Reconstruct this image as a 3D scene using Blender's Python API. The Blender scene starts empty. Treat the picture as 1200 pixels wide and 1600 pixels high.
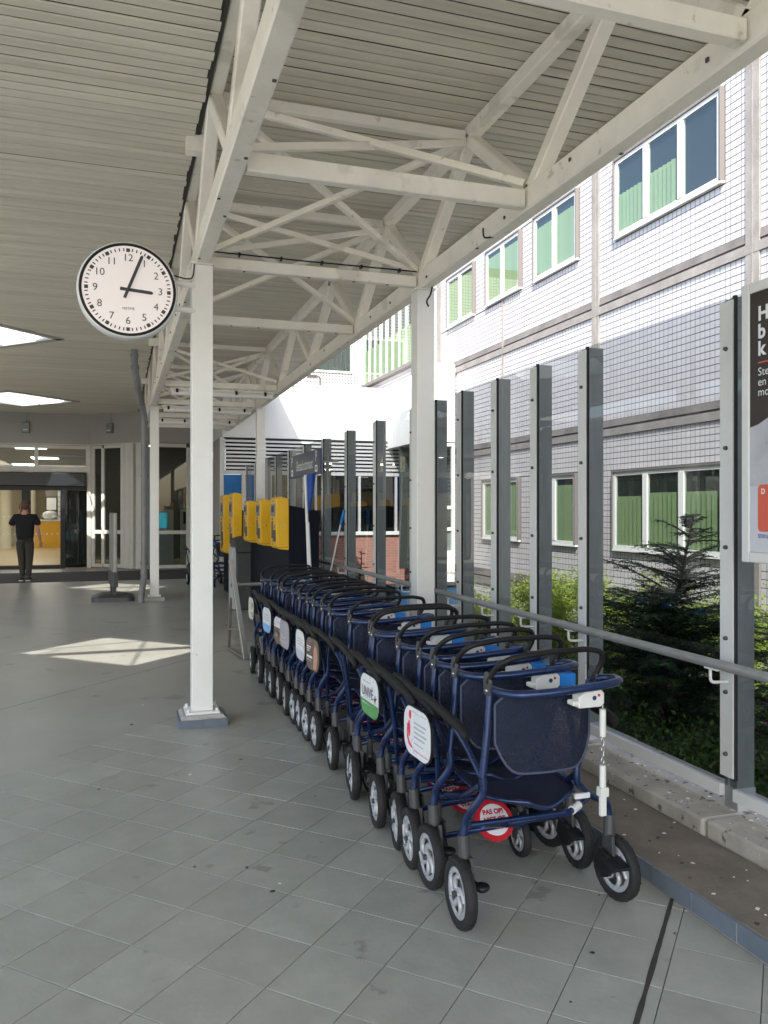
import bpy, bmesh, math, random
from mathutils import Vector as V, Matrix
random.seed(11)
R = math.radians
scn = bpy.context.scene
COL = scn.collection

# ------------------------------------------------------------------ camera, sky, sun, exposure
cam = bpy.data.cameras.new('camera'); camo = bpy.data.objects.new('camera', cam); COL.objects.link(camo)
YAW = R(18.3); SX, CX = math.sin(YAW), math.cos(YAW)
cam.lens = 28.35; cam.sensor_width = 36; cam.sensor_fit = 'AUTO'; cam.shift_y = -3/1600
cam.clip_start = 0.05; cam.clip_end = 3000
camo.location = (0, 0, 1.6); camo.rotation_euler = (R(90), 0, -YAW)
scn.camera = camo
w = bpy.data.worlds.new('World'); scn.world = w; w.use_nodes = True
nt = w.node_tree; nt.nodes.clear()
sky = nt.nodes.new('ShaderNodeTexSky'); sky.sky_type = 'NISHITA'; sky.sun_disc = False
bg = nt.nodes.new('ShaderNodeBackground'); wo = nt.nodes.new('ShaderNodeOutputWorld')
LD = V((0.50, 0.94, -1.0)).normalized()            # direction the sunlight travels
SUN_EL = math.asin(-LD.z); SUN_AZ = math.atan2(-LD.x, -LD.y)
sky.sun_elevation = SUN_EL; sky.sun_rotation = SUN_AZ
sky.air_density = 1.0; sky.dust_density = 2.0; sky.ozone_density = 1.0
bg.inputs['Strength'].default_value = 0.15
nt.links.new(sky.outputs[0], bg.inputs[0]); nt.links.new(bg.outputs[0], wo.inputs[0])
sl = bpy.data.lights.new('sun', 'SUN'); sl.energy = 2.8; sl.angle = R(0.5); sl.color = (1, 0.95, 0.87)
so = bpy.data.objects.new('sun', sl); COL.objects.link(so); so.rotation_euler = LD.to_track_quat('-Z', 'Y').to_euler()
scn.view_settings.view_transform = 'Standard'; scn.view_settings.look = 'None'
scn.view_settings.gamma = 1; scn.view_settings.use_curve_mapping = False
scn.view_settings.exposure = 1.69
try:
    scn.cycles.max_bounces = 10; scn.cycles.diffuse_bounces = 6; scn.cycles.transparent_max_bounces = 24
    scn.cycles.sample_clamp_indirect = 6
except Exception: pass

def prj(p):
    d = SX*p[0] + CX*p[1]; xc = CX*p[0] - SX*p[1]
    if d < .1: return (-9999, -9999, d)
    return (600 + 1260*xc/d, 797 - 1260*(p[2]-1.6)/d, d)

# ------------------------------------------------------------------ materials
MATS = {}
def mat(name, col, rough=.5, metal=0., var=.0, scale=6., bump=0., bscale=60., spec=.5, rnd=0., spots=None, stretch=None, coat=0., island=0., spots2=None):
    m = bpy.data.materials.new(name); m.use_nodes = True; MATS[name] = m
    n = m.node_tree.nodes; l = m.node_tree.links; b = n['Principled BSDF']
    b.inputs['Base Color'].default_value = (*col, 1); b.inputs['Roughness'].default_value = rough
    b.inputs['Metallic'].default_value = metal; b.inputs['Specular IOR Level'].default_value = spec
    if coat: b.inputs['Coat Weight'].default_value = coat; b.inputs['Coat Roughness'].default_value = .15
    tc = n.new('ShaderNodeTexCoord'); vec = tc.outputs['Object']
    oi = n.new('ShaderNodeObjectInfo')
    if rnd or var or bump:
        ad = n.new('ShaderNodeVectorMath'); ad.operation = 'ADD'
        mu = n.new('ShaderNodeMath'); mu.operation = 'MULTIPLY'; mu.inputs[1].default_value = 37.
        l.new(oi.outputs['Random'], mu.inputs[0]); l.new(vec, ad.inputs[0]); l.new(mu.outputs[0], ad.inputs[1]); vec = ad.outputs[0]
    if stretch:
        mp = n.new('ShaderNodeMapping'); mp.inputs['Scale'].default_value = stretch; l.new(vec, mp.inputs[0]); vec2 = mp.outputs[0]
    else: vec2 = vec
    cur = None
    def mix(a, bcol, fac, mode='MIX'):
        x = n.new('ShaderNodeMix'); x.data_type = 'RGBA'; x.blend_type = mode
        if isinstance(fac, float): x.inputs[0].default_value = fac
        else: l.new(fac, x.inputs[0])
        for i, q in ((6, a), (7, bcol)):
            if isinstance(q, tuple): x.inputs[i].default_value = (*q, 1)
            else: l.new(q, x.inputs[i])
        return x.outputs[2]
    base = tuple(col)
    if var:
        no = n.new('ShaderNodeTexNoise'); no.inputs['Scale'].default_value = scale; no.inputs['Detail'].default_value = 6; no.inputs['Roughness'].default_value = .62
        l.new(vec2, no.inputs[0])
        mr = n.new('ShaderNodeMapRange'); mr.inputs[1].default_value = .3; mr.inputs[2].default_value = .7
        l.new(no.outputs[0], mr.inputs[0])
        base = mix(tuple(c*(1-var) for c in col), tuple(min(1, c*(1+var)) for c in col), mr.outputs[0])
        mr2 = n.new('ShaderNodeMapRange'); mr2.inputs[3].default_value = max(0, rough-.08); mr2.inputs[4].default_value = min(1, rough+.1)
        l.new(no.outputs[0], mr2.inputs[0]); l.new(mr2.outputs[0], b.inputs['Roughness'])
    if rnd or island:
        src = oi.outputs['Random']; amt = rnd
        if island:
            g = n.new('ShaderNodeNewGeometry'); src = g.outputs['Random Per Island']; amt = island
        mr = n.new('ShaderNodeMapRange'); mr.inputs[3].default_value = 1-amt; mr.inputs[4].default_value = 1+amt
        l.new(src, mr.inputs[0])
        cb = n.new('ShaderNodeCombineColor')
        for i in range(3): l.new(mr.outputs[0], cb.inputs[i])
        base = mix(base, cb.outputs[0], 1., 'MULTIPLY')
    for sp in (spots, spots2):
        if sp:                                     # (colour, noise scale, threshold, amount)
            no = n.new('ShaderNodeTexNoise'); no.inputs['Scale'].default_value = sp[1]; no.inputs['Detail'].default_value = 5
            l.new(vec2 if len(sp) < 5 else vec, no.inputs[0])
            mr = n.new('ShaderNodeMapRange'); mr.inputs[1].default_value = sp[2]; mr.inputs[2].default_value = sp[2]+.05; mr.inputs[4].default_value = sp[3]
            l.new(no.outputs[0], mr.inputs[0]); base = mix(base, sp[0], mr.outputs[0])
    if not isinstance(base, tuple): l.new(base, b.inputs['Base Color'])
    if bump:
        no = n.new('ShaderNodeTexNoise'); no.inputs['Scale'].default_value = bscale; no.inputs['Detail'].default_value = 4; l.new(vec, no.inputs[0])
        bp = n.new('ShaderNodeBump'); bp.inputs['Strength'].default_value = bump; bp.inputs['Distance'].default_value = .01
        l.new(no.outputs[0], bp.inputs['Height']); l.new(bp.outputs[0], b.inputs['Normal'])
    return m

def glass(name, tint, refl=.04, gain=1., grough=0.):
    m = bpy.data.materials.new(name); m.use_nodes = True; n = m.node_tree.nodes; l = m.node_tree.links
    n.clear(); out = n.new('ShaderNodeOutputMaterial'); tr = n.new('ShaderNodeBsdfTransparent'); gl = n.new('ShaderNodeBsdfGlossy')
    tr.inputs[0].default_value = (*tint, 1); gl.inputs['Roughness'].default_value = grough
    lw = n.new('ShaderNodeLayerWeight'); fr = n.new('ShaderNodeMath'); fr.operation = 'POWER'; fr.inputs[1].default_value = 4.; l.new(lw.outputs['Facing'], fr.inputs[0])
    mu = n.new('ShaderNodeMath'); mu.operation = 'MULTIPLY_ADD'; mu.inputs[1].default_value = gain; mu.inputs[2].default_value = refl; mu.use_clamp = True
    mx = n.new('ShaderNodeMixShader'); l.new(fr.outputs[0], mu.inputs[0]); l.new(mu.outputs[0], mx.inputs[0])
    l.new(tr.outputs[0], mx.inputs[1]); l.new(gl.outputs[0], mx.inputs[2]); l.new(mx.outputs[0], out.inputs[0]); return m

def emit(name, col, s):
    m = bpy.data.materials.new(name); m.use_nodes = True; b = m.node_tree.nodes['Principled BSDF']
    b.inputs['Base Color'].default_value = (*col, 1); b.inputs['Emission Color'].default_value = (*col, 1); b.inputs['Emission Strength'].default_value = s; return m

def mesh_fabric(name, col, scale, hole):
    """woven mesh with small see-through holes"""
    m = mat(name, col, .8, var=.12, scale=20, bump=.25, bscale=500); n = m.node_tree.nodes; l = m.node_tree.links
    b = n['Principled BSDF']; out = n['Material Output']
    tc = n.new('ShaderNodeTexCoord'); vo = n.new('ShaderNodeTexNoise'); vo.inputs['Scale'].default_value = scale
    l.new(tc.outputs['Object'], vo.inputs[0])
    lt = n.new('ShaderNodeMapRange'); lt.inputs[1].default_value = .35; lt.inputs[2].default_value = .75; lt.inputs[4].default_value = hole; l.new(vo.outputs[0], lt.inputs[0])
    tr = n.new('ShaderNodeBsdfTransparent'); mx = n.new('ShaderNodeMixShader')
    l.new(lt.outputs[0], mx.inputs[0]); l.new(b.outputs[0], mx.inputs[1]); l.new(tr.outputs[0], mx.inputs[2]); l.new(mx.outputs[0], out.inputs[0]); return m

def leafmat(name, c1, c2, trans=.35):
    m = bpy.data.materials.new(name); m.use_nodes = True; n = m.node_tree.nodes; l = m.node_tree.links
    b = n['Principled BSDF']; out = n['Material Output']; b.inputs['Roughness'].default_value = .55
    g = n.new('ShaderNodeNewGeometry'); mx = n.new('ShaderNodeMix'); mx.data_type = 'RGBA'
    l.new(g.outputs['Random Per Island'], mx.inputs[0]); mx.inputs[6].default_value = (*c1, 1); mx.inputs[7].default_value = (*c2, 1)
    l.new(mx.outputs[2], b.inputs['Base Color']); t = n.new('ShaderNodeBsdfTranslucent'); l.new(mx.outputs[2], t.inputs[0])
    ms = n.new('ShaderNodeMixShader'); ms.inputs[0].default_value = trans
    l.new(b.outputs[0], ms.inputs[1]); l.new(t.outputs[0], ms.inputs[2]); l.new(ms.outputs[0], out.inputs[0]); return m

steel = mat('cream painted steel', (.83, .80, .715), .42, var=.07, scale=3.5, spots=((.33, .27, .19), 11., .67, .45), spots2=((.42, .39, .32), 2.6, .60, .35), bump=.06)
colpaint = mat('white column paint', (.80, .80, .78), .4, var=.04, scale=2.5, spots=((.35, .33, .30), 14., .74, .5), bump=.03)
slatm = mat('soffit slat paint', (.60, .575, .485), .5, var=.12, scale=1.6, rnd=.07, stretch=(.5, 6, 6))
slat2 = mat('right soffit slat paint', (.60, .58, .495), .5, var=.14, scale=1.6, rnd=.06, stretch=(.5, 6, 6))
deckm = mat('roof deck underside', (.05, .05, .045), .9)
roofm = mat('roof felt', (.2, .2, .19), .9, var=.2)
tilem = mat('grey quarry tile', (.345, .352, .318), .42, var=.10, scale=7, bump=.10, bscale=45, rnd=.065, spots=((.10, .095, .085), 5.5, .67, .45), spots2=((.30, .31, .29), 16, .70, .3))
tilest = mat('grey quarry tile field', (.345, .352, .318), .42, var=.10, scale=7, bump=.10, bscale=45, island=.07)
groutm = mat('dark tile joint', (.125, .122, .112), .9)
coatm = mat('worn resin floor coating', (.345, .342, .308), .36, var=.13, scale=1.3, bump=.05, bscale=22, spots=((.12, .115, .10), 3.2, .64, .45), spots2=((.27, .275, .255), 7, .69, .3))
sealm = mat('joint sealant', (.045, .042, .038), .8, var=.3, scale=20)
ledgem = mat('stained concrete ledge', (.19, .165, .135), .8, var=.22, scale=5, bump=.4, bscale=50, spots=((.62, .61, .58), 24, .73, .95), spots2=((.035, .03, .025), 15, .69, .8))
copem = mat('dirty concrete coping', (.42, .40, .36), .8, var=.2, scale=6, bump=.35, bscale=60, rnd=.06, spots=((.8, .79, .76), 26, .68, .95), spots2=((.09, .075, .06), 17, .62, .85))
curbm = mat('blue grey curb tile', (.135, .165, .205), .35, var=.12, scale=9, rnd=.1)
padm = mat('rough mortar pad', (.38, .375, .36), .9, var=.2, scale=12, bump=.8, bscale=70)
galv = mat('galvanised post steel', (.265, .285, .28), .42, metal=.35, var=.12, scale=4, stretch=(4, 4, .8), spots=((.06, .06, .06), 11, .73, .7))
alu = mat('aluminium strip', (.68, .69, .69), .45, metal=.1, var=.06, scale=3, spots=((.25, .25, .24), 18, .72, .4))
bolt = mat('bolt steel', (.12, .115, .11), .5, metal=.6)
gasket = mat('black rubber gasket', (.015, .015, .015), .7)
rail = mat('galvanised handrail', (.36, .36, .355), .5, metal=.4, var=.12, scale=9, bump=.1, bscale=80)
whiteb = mat('white painted bracket', (.72, .72, .70), .45, var=.06)
pane = glass('screen glass', (.56, .59, .605), .05, .75)
winp = glass('window glass', (.66, .74, .68), .15, .45)
lobbyp = glass('entrance glass', (.48, .54, .53), .06, 1.)
clearp = glass('clear door glass', (.90, .92, .91), .01, .6)
skyp = glass('skylight glazing', (.98, .98, .97), .02, .6)
ftile = mat('white ceramic facade tile', (.55, .535, .55), .3, var=.03, scale=1.2, rnd=.02)
ftiles = mat('white ceramic facade tile field', (.55, .535, .55), .3, var=.03, scale=1.2, island=.04, spots=((.40, .375, .36), 2.2, .60, .35), stretch=(1.5, 1.5, .22))
fgrout = mat('dark facade grout', (.085, .076, .088), .9)
aggr = mat('exposed aggregate concrete', (.27, .25, .23), .85, var=.22, scale=3, bump=.5, bscale=120, spots=((.62, .60, .57), 60, .64, .6))
aggrd = mat('weathered aggregate sill', (.17, .155, .145), .85, var=.35, scale=1.8, bump=.5, bscale=120, spots=((.5, .49, .47), 60, .66, .6))
winf = mat('white window frame', (.74, .75, .73), .35, var=.03)
reveal = mat('bronze grey reveal', (.17, .155, .145), .6)
blind = mat('green vertical blind', (.36, .43, .25), .7, rnd=.06, island=.08)
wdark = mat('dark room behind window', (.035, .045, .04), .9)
whitew = mat('white render panel', (.80, .81, .80), .5, var=.03, scale=1.1, spots=((.68, .70, .69), 2.4, .66, .4), stretch=(3, 3, .6))
louvm = mat('louvre aluminium', (.62, .63, .64), .4, metal=.2, rnd=.03)
brickm = None
bluep = mat('blue door panel', (.005, .14, .42), .35)
greyf = mat('grey entrance fascia', (.39, .385, .35), .6, var=.05, scale=1.5)
framew = mat('entrance frame', (.62, .61, .56), .4, var=.04)
black = mat('black metal', (.012, .013, .015), .4, spec=.3)
blackr = mat('dark revolving door drum', (.016, .021, .027), .3, spec=.35)
matm = mat('dark entrance mat', (.055, .053, .05), .95, var=.25, scale=18, bump=.4, bscale=160)
lobf = mat('lobby floor', (.46, .36, .20), .3, var=.08)
cream = mat('cream lobby wall', (.62, .58, .44), .6, var=.03)
lobw = mat('lobby wall', (.16, .15, .13), .7)
yellow = mat('yellow cabinet paint', (.76, .43, .010), .38, var=.05, scale=5)
yelc = mat('yellow counter', (.78, .42, .02), .4)
navy = mat('navy cabinet', (.007, .009, .018), .6, var=.1, spec=.12)
dgrey = mat('dark grey bin', (.042, .048, .050), .5, var=.12)
lgrey = mat('light grey side panel', (.46, .47, .46), .5, var=.06)
stain = mat('brushed stainless steel', (.30, .295, .28), .38, metal=.75, var=.1)
pipe = mat('grey pvc downpipe', (.20, .205, .21), .5, var=.12, scale=5)
rblue = mat('metallic blue rollator frame', (.008, .025, .092), .28, metal=.4, var=.22, scale=14, coat=.5, rnd=.08)
rblack = mat('black rubber grip', (.007, .007, .008), .55, var=.2, scale=15, bump=.12, bscale=140, spec=.35)
rplast = mat('dark grey plastic', (.055, .058, .062), .42, var=.12)
tyre = mat('tyre rubber', (.014, .014, .015), .72, var=.35, scale=14, bump=.25, bscale=120)
rim = mat('silver grey rim', (.43, .45, .47), .38, metal=.25, var=.06)
rimd = mat('dark rim web', (.07, .075, .08), .5)
seatm = mat('navy seat fabric', (.007, .012, .040), .85, bump=.4, bscale=380, var=.15)
backm = mesh_fabric('navy backrest mesh', (.004, .009, .030), 160., .22)
piping = mat('grey piping', (.055, .065, .115), .6)
lockw = mat('white plastic coin lock', (.66, .67, .64), .35, var=.04)
lockb = mat('blue plastic key', (.01, .20, .62), .35)
chrome = mat('chrome chain', (.55, .55, .55), .22, metal=.9)
red = mat('red print', (.50, .014, .024), .4)
pwhite = mat('white print panel', (.74, .76, .78), .28, var=.02)
pink = mat('crimson figure print', (.70, .03, .09), .4)
ink = mat('dark print', (.05, .05, .055), .5)
inkl = mat('grey print', (.40, .42, .45), .5)
green = mat('green print', (.10, .33, .10), .4, var=.2, scale=20)
brownp = mat('brown photo print', (.13, .085, .065), .35, var=.6, scale=11)
sandp = mat('mauve photo print', (.36, .34, .40), .35, var=.15, scale=9)
creamp = mat('cream print panel', (.66, .64, .53), .35)
bluepr = mat('light blue print', (.22, .45, .80), .4)
orange = mat('orange print', (.7, .2, .04), .4)
clockf = emit('lit clock face', (.80, .74, .73), .10)
posterd = mat('dark brown poster print', (.032, .022, .018), .3, var=.3, scale=4)
posterw = mat('pale poster print', (.55, .56, .63), .3, var=.05, scale=3)
posterg = mat('grey white fabric print', (.46, .47, .51), .3, var=.15, scale=5)
coral = mat('coral print', (.62, .11, .07), .35)
inkb = mat('blue print', (.03, .03, .30), .4)
signb = mat('dark blue sign', (.022, .034, .10), .3, var=.08)
flagb = mat('blue cloth', (.015, .06, .30), .7, var=.15)
soil = mat('planting soil', (.05, .045, .03), .95, var=.4, scale=4, bump=.6, bscale=20)
pave = mat('forecourt paving', (.34, .33, .31), .8, var=.12, scale=2, bump=.2, bscale=30)
bark = mat('bark', (.06, .045, .035), .9, var=.3, scale=20)
conif = leafmat('cypress foliage', (.014, .035, .015), (.055, .098, .030), .28)
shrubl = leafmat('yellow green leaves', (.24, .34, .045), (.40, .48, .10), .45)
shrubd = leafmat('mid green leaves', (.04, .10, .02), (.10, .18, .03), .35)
skinm = mat('skin', (.50, .28, .20), .5)
hairm = mat('short brown hair', (.10, .055, .035), .8)
tshirt = mat('black t-shirt', (.008, .009, .011), .9)
trous = mat('dark olive trousers', (.045, .042, .034), .9)
shoem = mat('dark shoe', (.03, .03, .03), .7)
lampm = emit('lobby lamp diffuser', (1, .93, .78), 9.)
screenb = emit('blue screen', (.02, .42, .55), .25)

def brick_material():
    m = mat('salmon brick wall', (.42, .20, .15), .85, var=.15, scale=5, bump=.3, bscale=80)
    n = m.node_tree.nodes; l = m.node_tree.links; b = n['Principled BSDF']
    tc = n.new('ShaderNodeTexCoord'); mp = n.new('ShaderNodeMapping'); mp.inputs['Rotation'].default_value = (R(90), 0, 0)
    br = n.new('ShaderNodeTexBrick'); br.inputs['Scale'].default_value = 1; br.inputs['Brick Width'].default_value = .22; br.inputs['Row Height'].default_value = .066
    br.inputs['Mortar Size'].default_value = .006; br.inputs['Color1'].default_value = (.43, .20, .15, 1); br.inputs['Color2'].default_value = (.36, .17, .13, 1); br.inputs['Mortar'].default_value = (.36, .30, .26, 1)
    l.new(tc.outputs['Object'], mp.inputs[0]); l.new(mp.outputs[0], br.inputs[0]); l.new(br.outputs[0], b.inputs['Base Color']); return m
brickm = brick_material()

# ------------------------------------------------------------------ mesh helpers
ORG = {}
class MB:
    def __init__(s): s.v = []; s.f = []; s.sm = []; s.mi = []
    def add(s, vs, fs, smooth=False, m=0):
        o = len(s.v); s.v += [V(q) for q in vs]
        for f in fs: s.f.append([i+o for i in f]); s.sm.append(smooth); s.mi.append(m)
        return s
    def box(s, x0, x1, y0, y1, z0, z1, m=0):
        return s.add([(x0, y0, z0), (x1, y0, z0), (x1, y1, z0), (x0, y1, z0), (x0, y0, z1), (x1, y0, z1), (x1, y1, z1), (x0, y1, z1)],
              [(0, 3, 2, 1), (4, 5, 6, 7), (0, 1, 5, 4), (1, 2, 6, 5), (2, 3, 7, 6), (3, 0, 4, 7)], m=m)
    def obox(s, o, u, n, a0, a1, d0, d1, z0, z1, m=0):
        """box in a wall frame: o origin, u along, n outwards, z up"""
        o = V(o); u = V(u); n = V(n); k = V((0, 0, 1)); p = lambda a, d, z: o+u*a+n*d+k*z
        return s.add([p(a0, d0, z0), p(a1, d0, z0), p(a1, d1, z0), p(a0, d1, z0), p(a0, d0, z1), p(a1, d0, z1), p(a1, d1, z1), p(a0, d1, z1)],
              [(0, 3, 2, 1), (4, 5, 6, 7), (0, 1, 5, 4), (1, 2, 6, 5), (2, 3, 7, 6), (3, 0, 4, 7)], m=m)
    def beam(s, p, q, wd, ht, up=(0, 0, 1), c=.12):
        """square section bar with softened arrises"""
        p = V(p); q = V(q); d = (q-p).normalized(); x = d.cross(V(up))
        if x.length < 1e-4: x = d.cross(V((0, 1, 0)))
        x.normalize(); y = x.cross(d).normalized(); a, b = wd/2, ht/2; e = min(a, b)*c*1.6
        sec = [(-a+e, -b), (a-e, -b), (a, -b+e), (a, b-e), (a-e, b), (-a+e, b), (-a, b-e), (-a, -b+e)]
        vs = [p+x*i+y*j for i, j in sec]+[q+x*i+y*j for i, j in sec]
        fs = [(i, (i+1) % 8, 8+(i+1) % 8, 8+i) for i in range(8)]+[tuple(range(7, -1, -1)), tuple(range(8, 16))]
        return s.add(vs, fs)
    def tube(s, pts, r, n=8, closed=False, m=0, caps=True, sq=None):
        pts = [V(q) for q in pts]; N = len(pts); rs = r if isinstance(r, (list, tuple)) else [r]*N
        T = []
        for i in range(N):
            a = pts[(i-1) % N] if (closed or i > 0) else pts[i]; b = pts[(i+1) % N] if (closed or i < N-1) else pts[i]
            T.append((b-a).normalized())
        x = T[0].orthogonal().normalized(); vs = []
        if abs(T[0].dot(V((0, 0, 1)))) < .95: x = V((0, 0, 1)).cross(T[0]).normalized()
        for i in range(N):
            x = (x-T[i]*x.dot(T[i])).normalized(); y = T[i].cross(x)
            for k in range(n):
                a = 2*math.pi*k/n; kx, ky = (1, 1) if sq is None else sq
                vs.append(pts[i]+(x*math.cos(a)*kx+y*math.sin(a)*ky)*rs[i])
        fs = [(i*n+k, i*n+(k+1) % n, ((i+1) % N)*n+(k+1) % n, ((i+1) % N)*n+k) for i in range(N if closed else N-1) for k in range(n)]
        s.add(vs, fs, True, m)
        if caps and not closed:
            s.add(vs[:n], [tuple(range(n-1, -1, -1))], False, m); s.add(vs[-n:], [tuple(range(n))], False, m)
        return s
    def lathe(s, prof, c=(0, 0, 0), ax='z', n=24, m=0, smooth=True):
        c = V(c); vs = []
        for r, h in prof:
            for k in range(n):
                a = 2*math.pi*k/n; u, v_ = r*math.cos(a), r*math.sin(a)
                vs.append(c+(V((u, v_, h)) if ax == 'z' else V((h, u, v_)) if ax == 'x' else V((u, h, v_))))
        fs = [(i*n+k, i*n+(k+1) % n, (i+1)*n+(k+1) % n, (i+1)*n+k) for i in range(len(prof)-1) for k in range(n)]
        return s.add(vs, fs, smooth, m)
    def prism(s, poly, o, u, v_, d, m=0):
        """polygon (a, b) in the plane o + a*u + b*v, extruded by vector d"""
        o = V(o); u = V(u); v_ = V(v_); d = V(d); n = len(poly)
        a = [o+u*x+v_*y for x, y in poly]; b = [q+d for q in a]
        return s.add(a+b, [tuple(range(n)), tuple(range(2*n-1, n-1, -1))]+[(i, i+n, (i+1) % n+n, (i+1) % n) for i in range(n)], m=m)
    def sphere(s, c, rx, ry, rz, n=10, k=7, m=0):
        c = V(c); vs = []; fs = []
        for i in range(k+1):
            t = math.pi*i/k
            for j in range(n):
                a = 2*math.pi*j/n; vs.append(c+V((rx*math.sin(t)*math.cos(a), ry*math.sin(t)*math.sin(a), rz*math.cos(t))))
        fs = [(i*n+j, (i+1)*n+j, (i+1)*n+(j+1) % n, i*n+(j+1) % n) for i in range(k) for j in range(n)]
        return s.add(vs, fs, True, m)
    def mesh(s, name, mats, off=V((0, 0, 0)), fix=True):
        me = bpy.data.meshes.new(name); me.from_pydata([q-off for q in s.v], [], s.f)
        for m in (mats if isinstance(mats, (list, tuple)) else [mats]): me.materials.append(m)
        me.polygons.foreach_set('use_smooth', s.sm); me.polygons.foreach_set('material_index', s.mi)
        if fix:
            bm = bmesh.new(); bm.from_mesh(me); bmesh.ops.recalc_face_normals(bm, faces=bm.faces); bm.to_mesh(me); bm.free()
        me.update(); return me
    def build(s, name, mats, parent=None, bevel=0, loc=None, kind=None, fix=True):
        off = V((0, 0, 0)); q = parent
        if parent is not None: off = ORG.get(parent.name, V((0, 0, 0)))
        if loc is not None: off = V(loc)
        me = s.mesh(name, mats, off, fix); o = bpy.data.objects.new(name, me); COL.objects.link(o)
        if parent is not None:
            o.parent = parent
            if loc is not None: o.location = V(loc)-ORG.get(parent.name, V((0, 0, 0)))
        elif loc is not None: o.location = loc
        ORG[o.name] = off
        if bevel:
            md = o.modifiers.new('bevel', 'BEVEL'); md.width = bevel; md.segments = 2; md.limit_method = 'ANGLE'; md.harden_normals = False
        if kind: o['kind'] = kind
        return o

def thing(name, label, cat, loc=(0, 0, 0), group=None):
    o = bpy.data.objects.new(name, None); o.empty_display_size = .2; COL.objects.link(o); o.location = loc
    o['label'] = label; o['category'] = cat
    if group: o['group'] = group
    ORG[o.name] = V(loc); return o
def tag(o, label, cat, group=None):
    o['label'] = label; o['category'] = cat
    if group: o['group'] = group
    return o
def inst(src, parent, loc=(0, 0, 0), rot=None):
    o = src.copy(); COL.objects.link(o); o.parent = parent; o.location = loc
    if rot: o.rotation_euler = rot
    return o
def share(name, me, parent, loc, rot=None):
    o = bpy.data.objects.new(name, me); COL.objects.link(o); o.parent = parent; o.location = V(loc)-ORG.get(parent.name, V((0, 0, 0))) if parent else loc
    if rot: o.rotation_euler = rot
    return o
def text(name, body, size, o, u, v_, m, parent=None, bold=0., align='CENTER', sx=1., n_off=0.):
    cu = bpy.data.curves.new(name, 'FONT'); cu.body = body; cu.size = size; cu.align_x = align; cu.align_y = 'CENTER'; cu.offset = bold; cu.extrude = 0
    tmp = bpy.data.objects.new('tmp', cu); COL.objects.link(tmp); dg = bpy.context.evaluated_depsgraph_get()
    me = bpy.data.meshes.new_from_object(tmp.evaluated_get(dg)); bpy.data.objects.remove(tmp)
    u = V(u).normalized(); v_ = V(v_).normalized(); n = u.cross(v_); o = V(o)
    off = ORG.get(parent.name, V((0, 0, 0))) if parent else V((0, 0, 0))
    for q in me.vertices: q.co = o+u*q.co.x*sx+v_*q.co.y+n*n_off-off
    me.name = name; me.materials.clear(); me.materials.append(m); ob = bpy.data.objects.new(name, me); COL.objects.link(ob)
    if parent: ob.parent = parent
    ORG[ob.name] = off
    return ob
def cr(pts, k=5):
    """Catmull-Rom through pts"""
    P = [V(p) for p in pts]; out = []
    for i in range(len(P)-1):
        a = P[i-1] if i else P[i]*2-P[i+1]; b, c = P[i], P[i+1]; d = P[i+2] if i+2 < len(P) else c*2-b
        for j in range(k):
            t = j/k; out.append(.5*((2*b)+(c-a)*t+(2*a-5*b+4*c-d)*t*t+(3*b-3*c+d-a)*t**3))
    return out+[P[-1]]
def fil(pts, r=.06, k=4):
    """polyline with rounded corners"""
    P = [V(p) for p in pts]; out = [P[0]]
    for i in range(1, len(P)-1):
        a, b, c = P[i-1], P[i], P[i+1]; e = min(r, (a-b).length*.45, (c-b).length*.45)
        p0 = b+(a-b).normalized()*e; p1 = b+(c-b).normalized()*e
        for j in range(k+1):
            t = j/k; out.append(p0*(1-t)**2+b*2*t*(1-t)+p1*t*t)
    return out+[P[-1]]
def rrect(w_, h_, r, k=5):
    pts = []
    for cx_, cy_, a0 in ((w_/2-r, h_/2-r, 0), (-w_/2+r, h_/2-r, 90), (-w_/2+r, -h_/2+r, 180), (w_/2-r, -h_/2+r, 270)):
        for i in range(k+1):
            a = R(a0+90*i/k); pts.append((cx_+r*math.cos(a), cy_+r*math.sin(a)))
    return pts
def clip(poly, f):
    out = []
    for i in range(len(poly)):
        a, b = poly[i], poly[(i+1) % len(poly)]; fa, fb = f(a), f(b)
        if fa >= 0: out.append(a)
        if (fa >= 0) != (fb >= 0):
            t = fa/(fa-fb); out.append((a[0]+(b[0]-a[0])*t, a[1]+(b[1]-a[1])*t))
    return out

# ================================================================== SETTING: ground and floor
MB().add([(-1500, -1500, -.5), (1500, -1500, -.5), (1500, 1500, -.5), (-1500, 1500, -.5)], [(0, 1, 2, 3)]).build('ground', soil, kind='structure')
f = MB(); f.box(-45, -8, -45, 70, -.45, -.03); f.box(-8, 2.4, -45, -6, -.45, -.03); f.build('pavement', pave, kind='structure')
floor = MB().box(-8, 2.17, -6, 23.6, -.3, -.006).build('floor', groutm, kind='structure')
T = .2975; D2 = T/math.sqrt(2)                       # tile pitch, grid turned 45 degrees
SUM0, DIF0 = 3.155, -3.06
def cell(i, j):                                      # corner points of tile cell (sum index i, difference index j)
    s0 = SUM0+i*T*math.sqrt(2); d0 = DIF0+j*T*math.sqrt(2); k = T*math.sqrt(2)
    return [((s+d)/2, (s-d)/2) for s, d in ((s0, d0), (s0+k, d0), (s0+k, d0+k), (s0, d0+k))]
def shrink(poly, e):
    cx_ = sum(p[0] for p in poly)/len(poly); cy_ = sum(p[1] for p in poly)/len(poly); out = []
    for x, y in poly:
        d = V((cx_-x, cy_-y, 0)); L = d.length; out.append((x+d.x/L*e*1.414, y+d.y/L*e*1.414))
    return out
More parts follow.
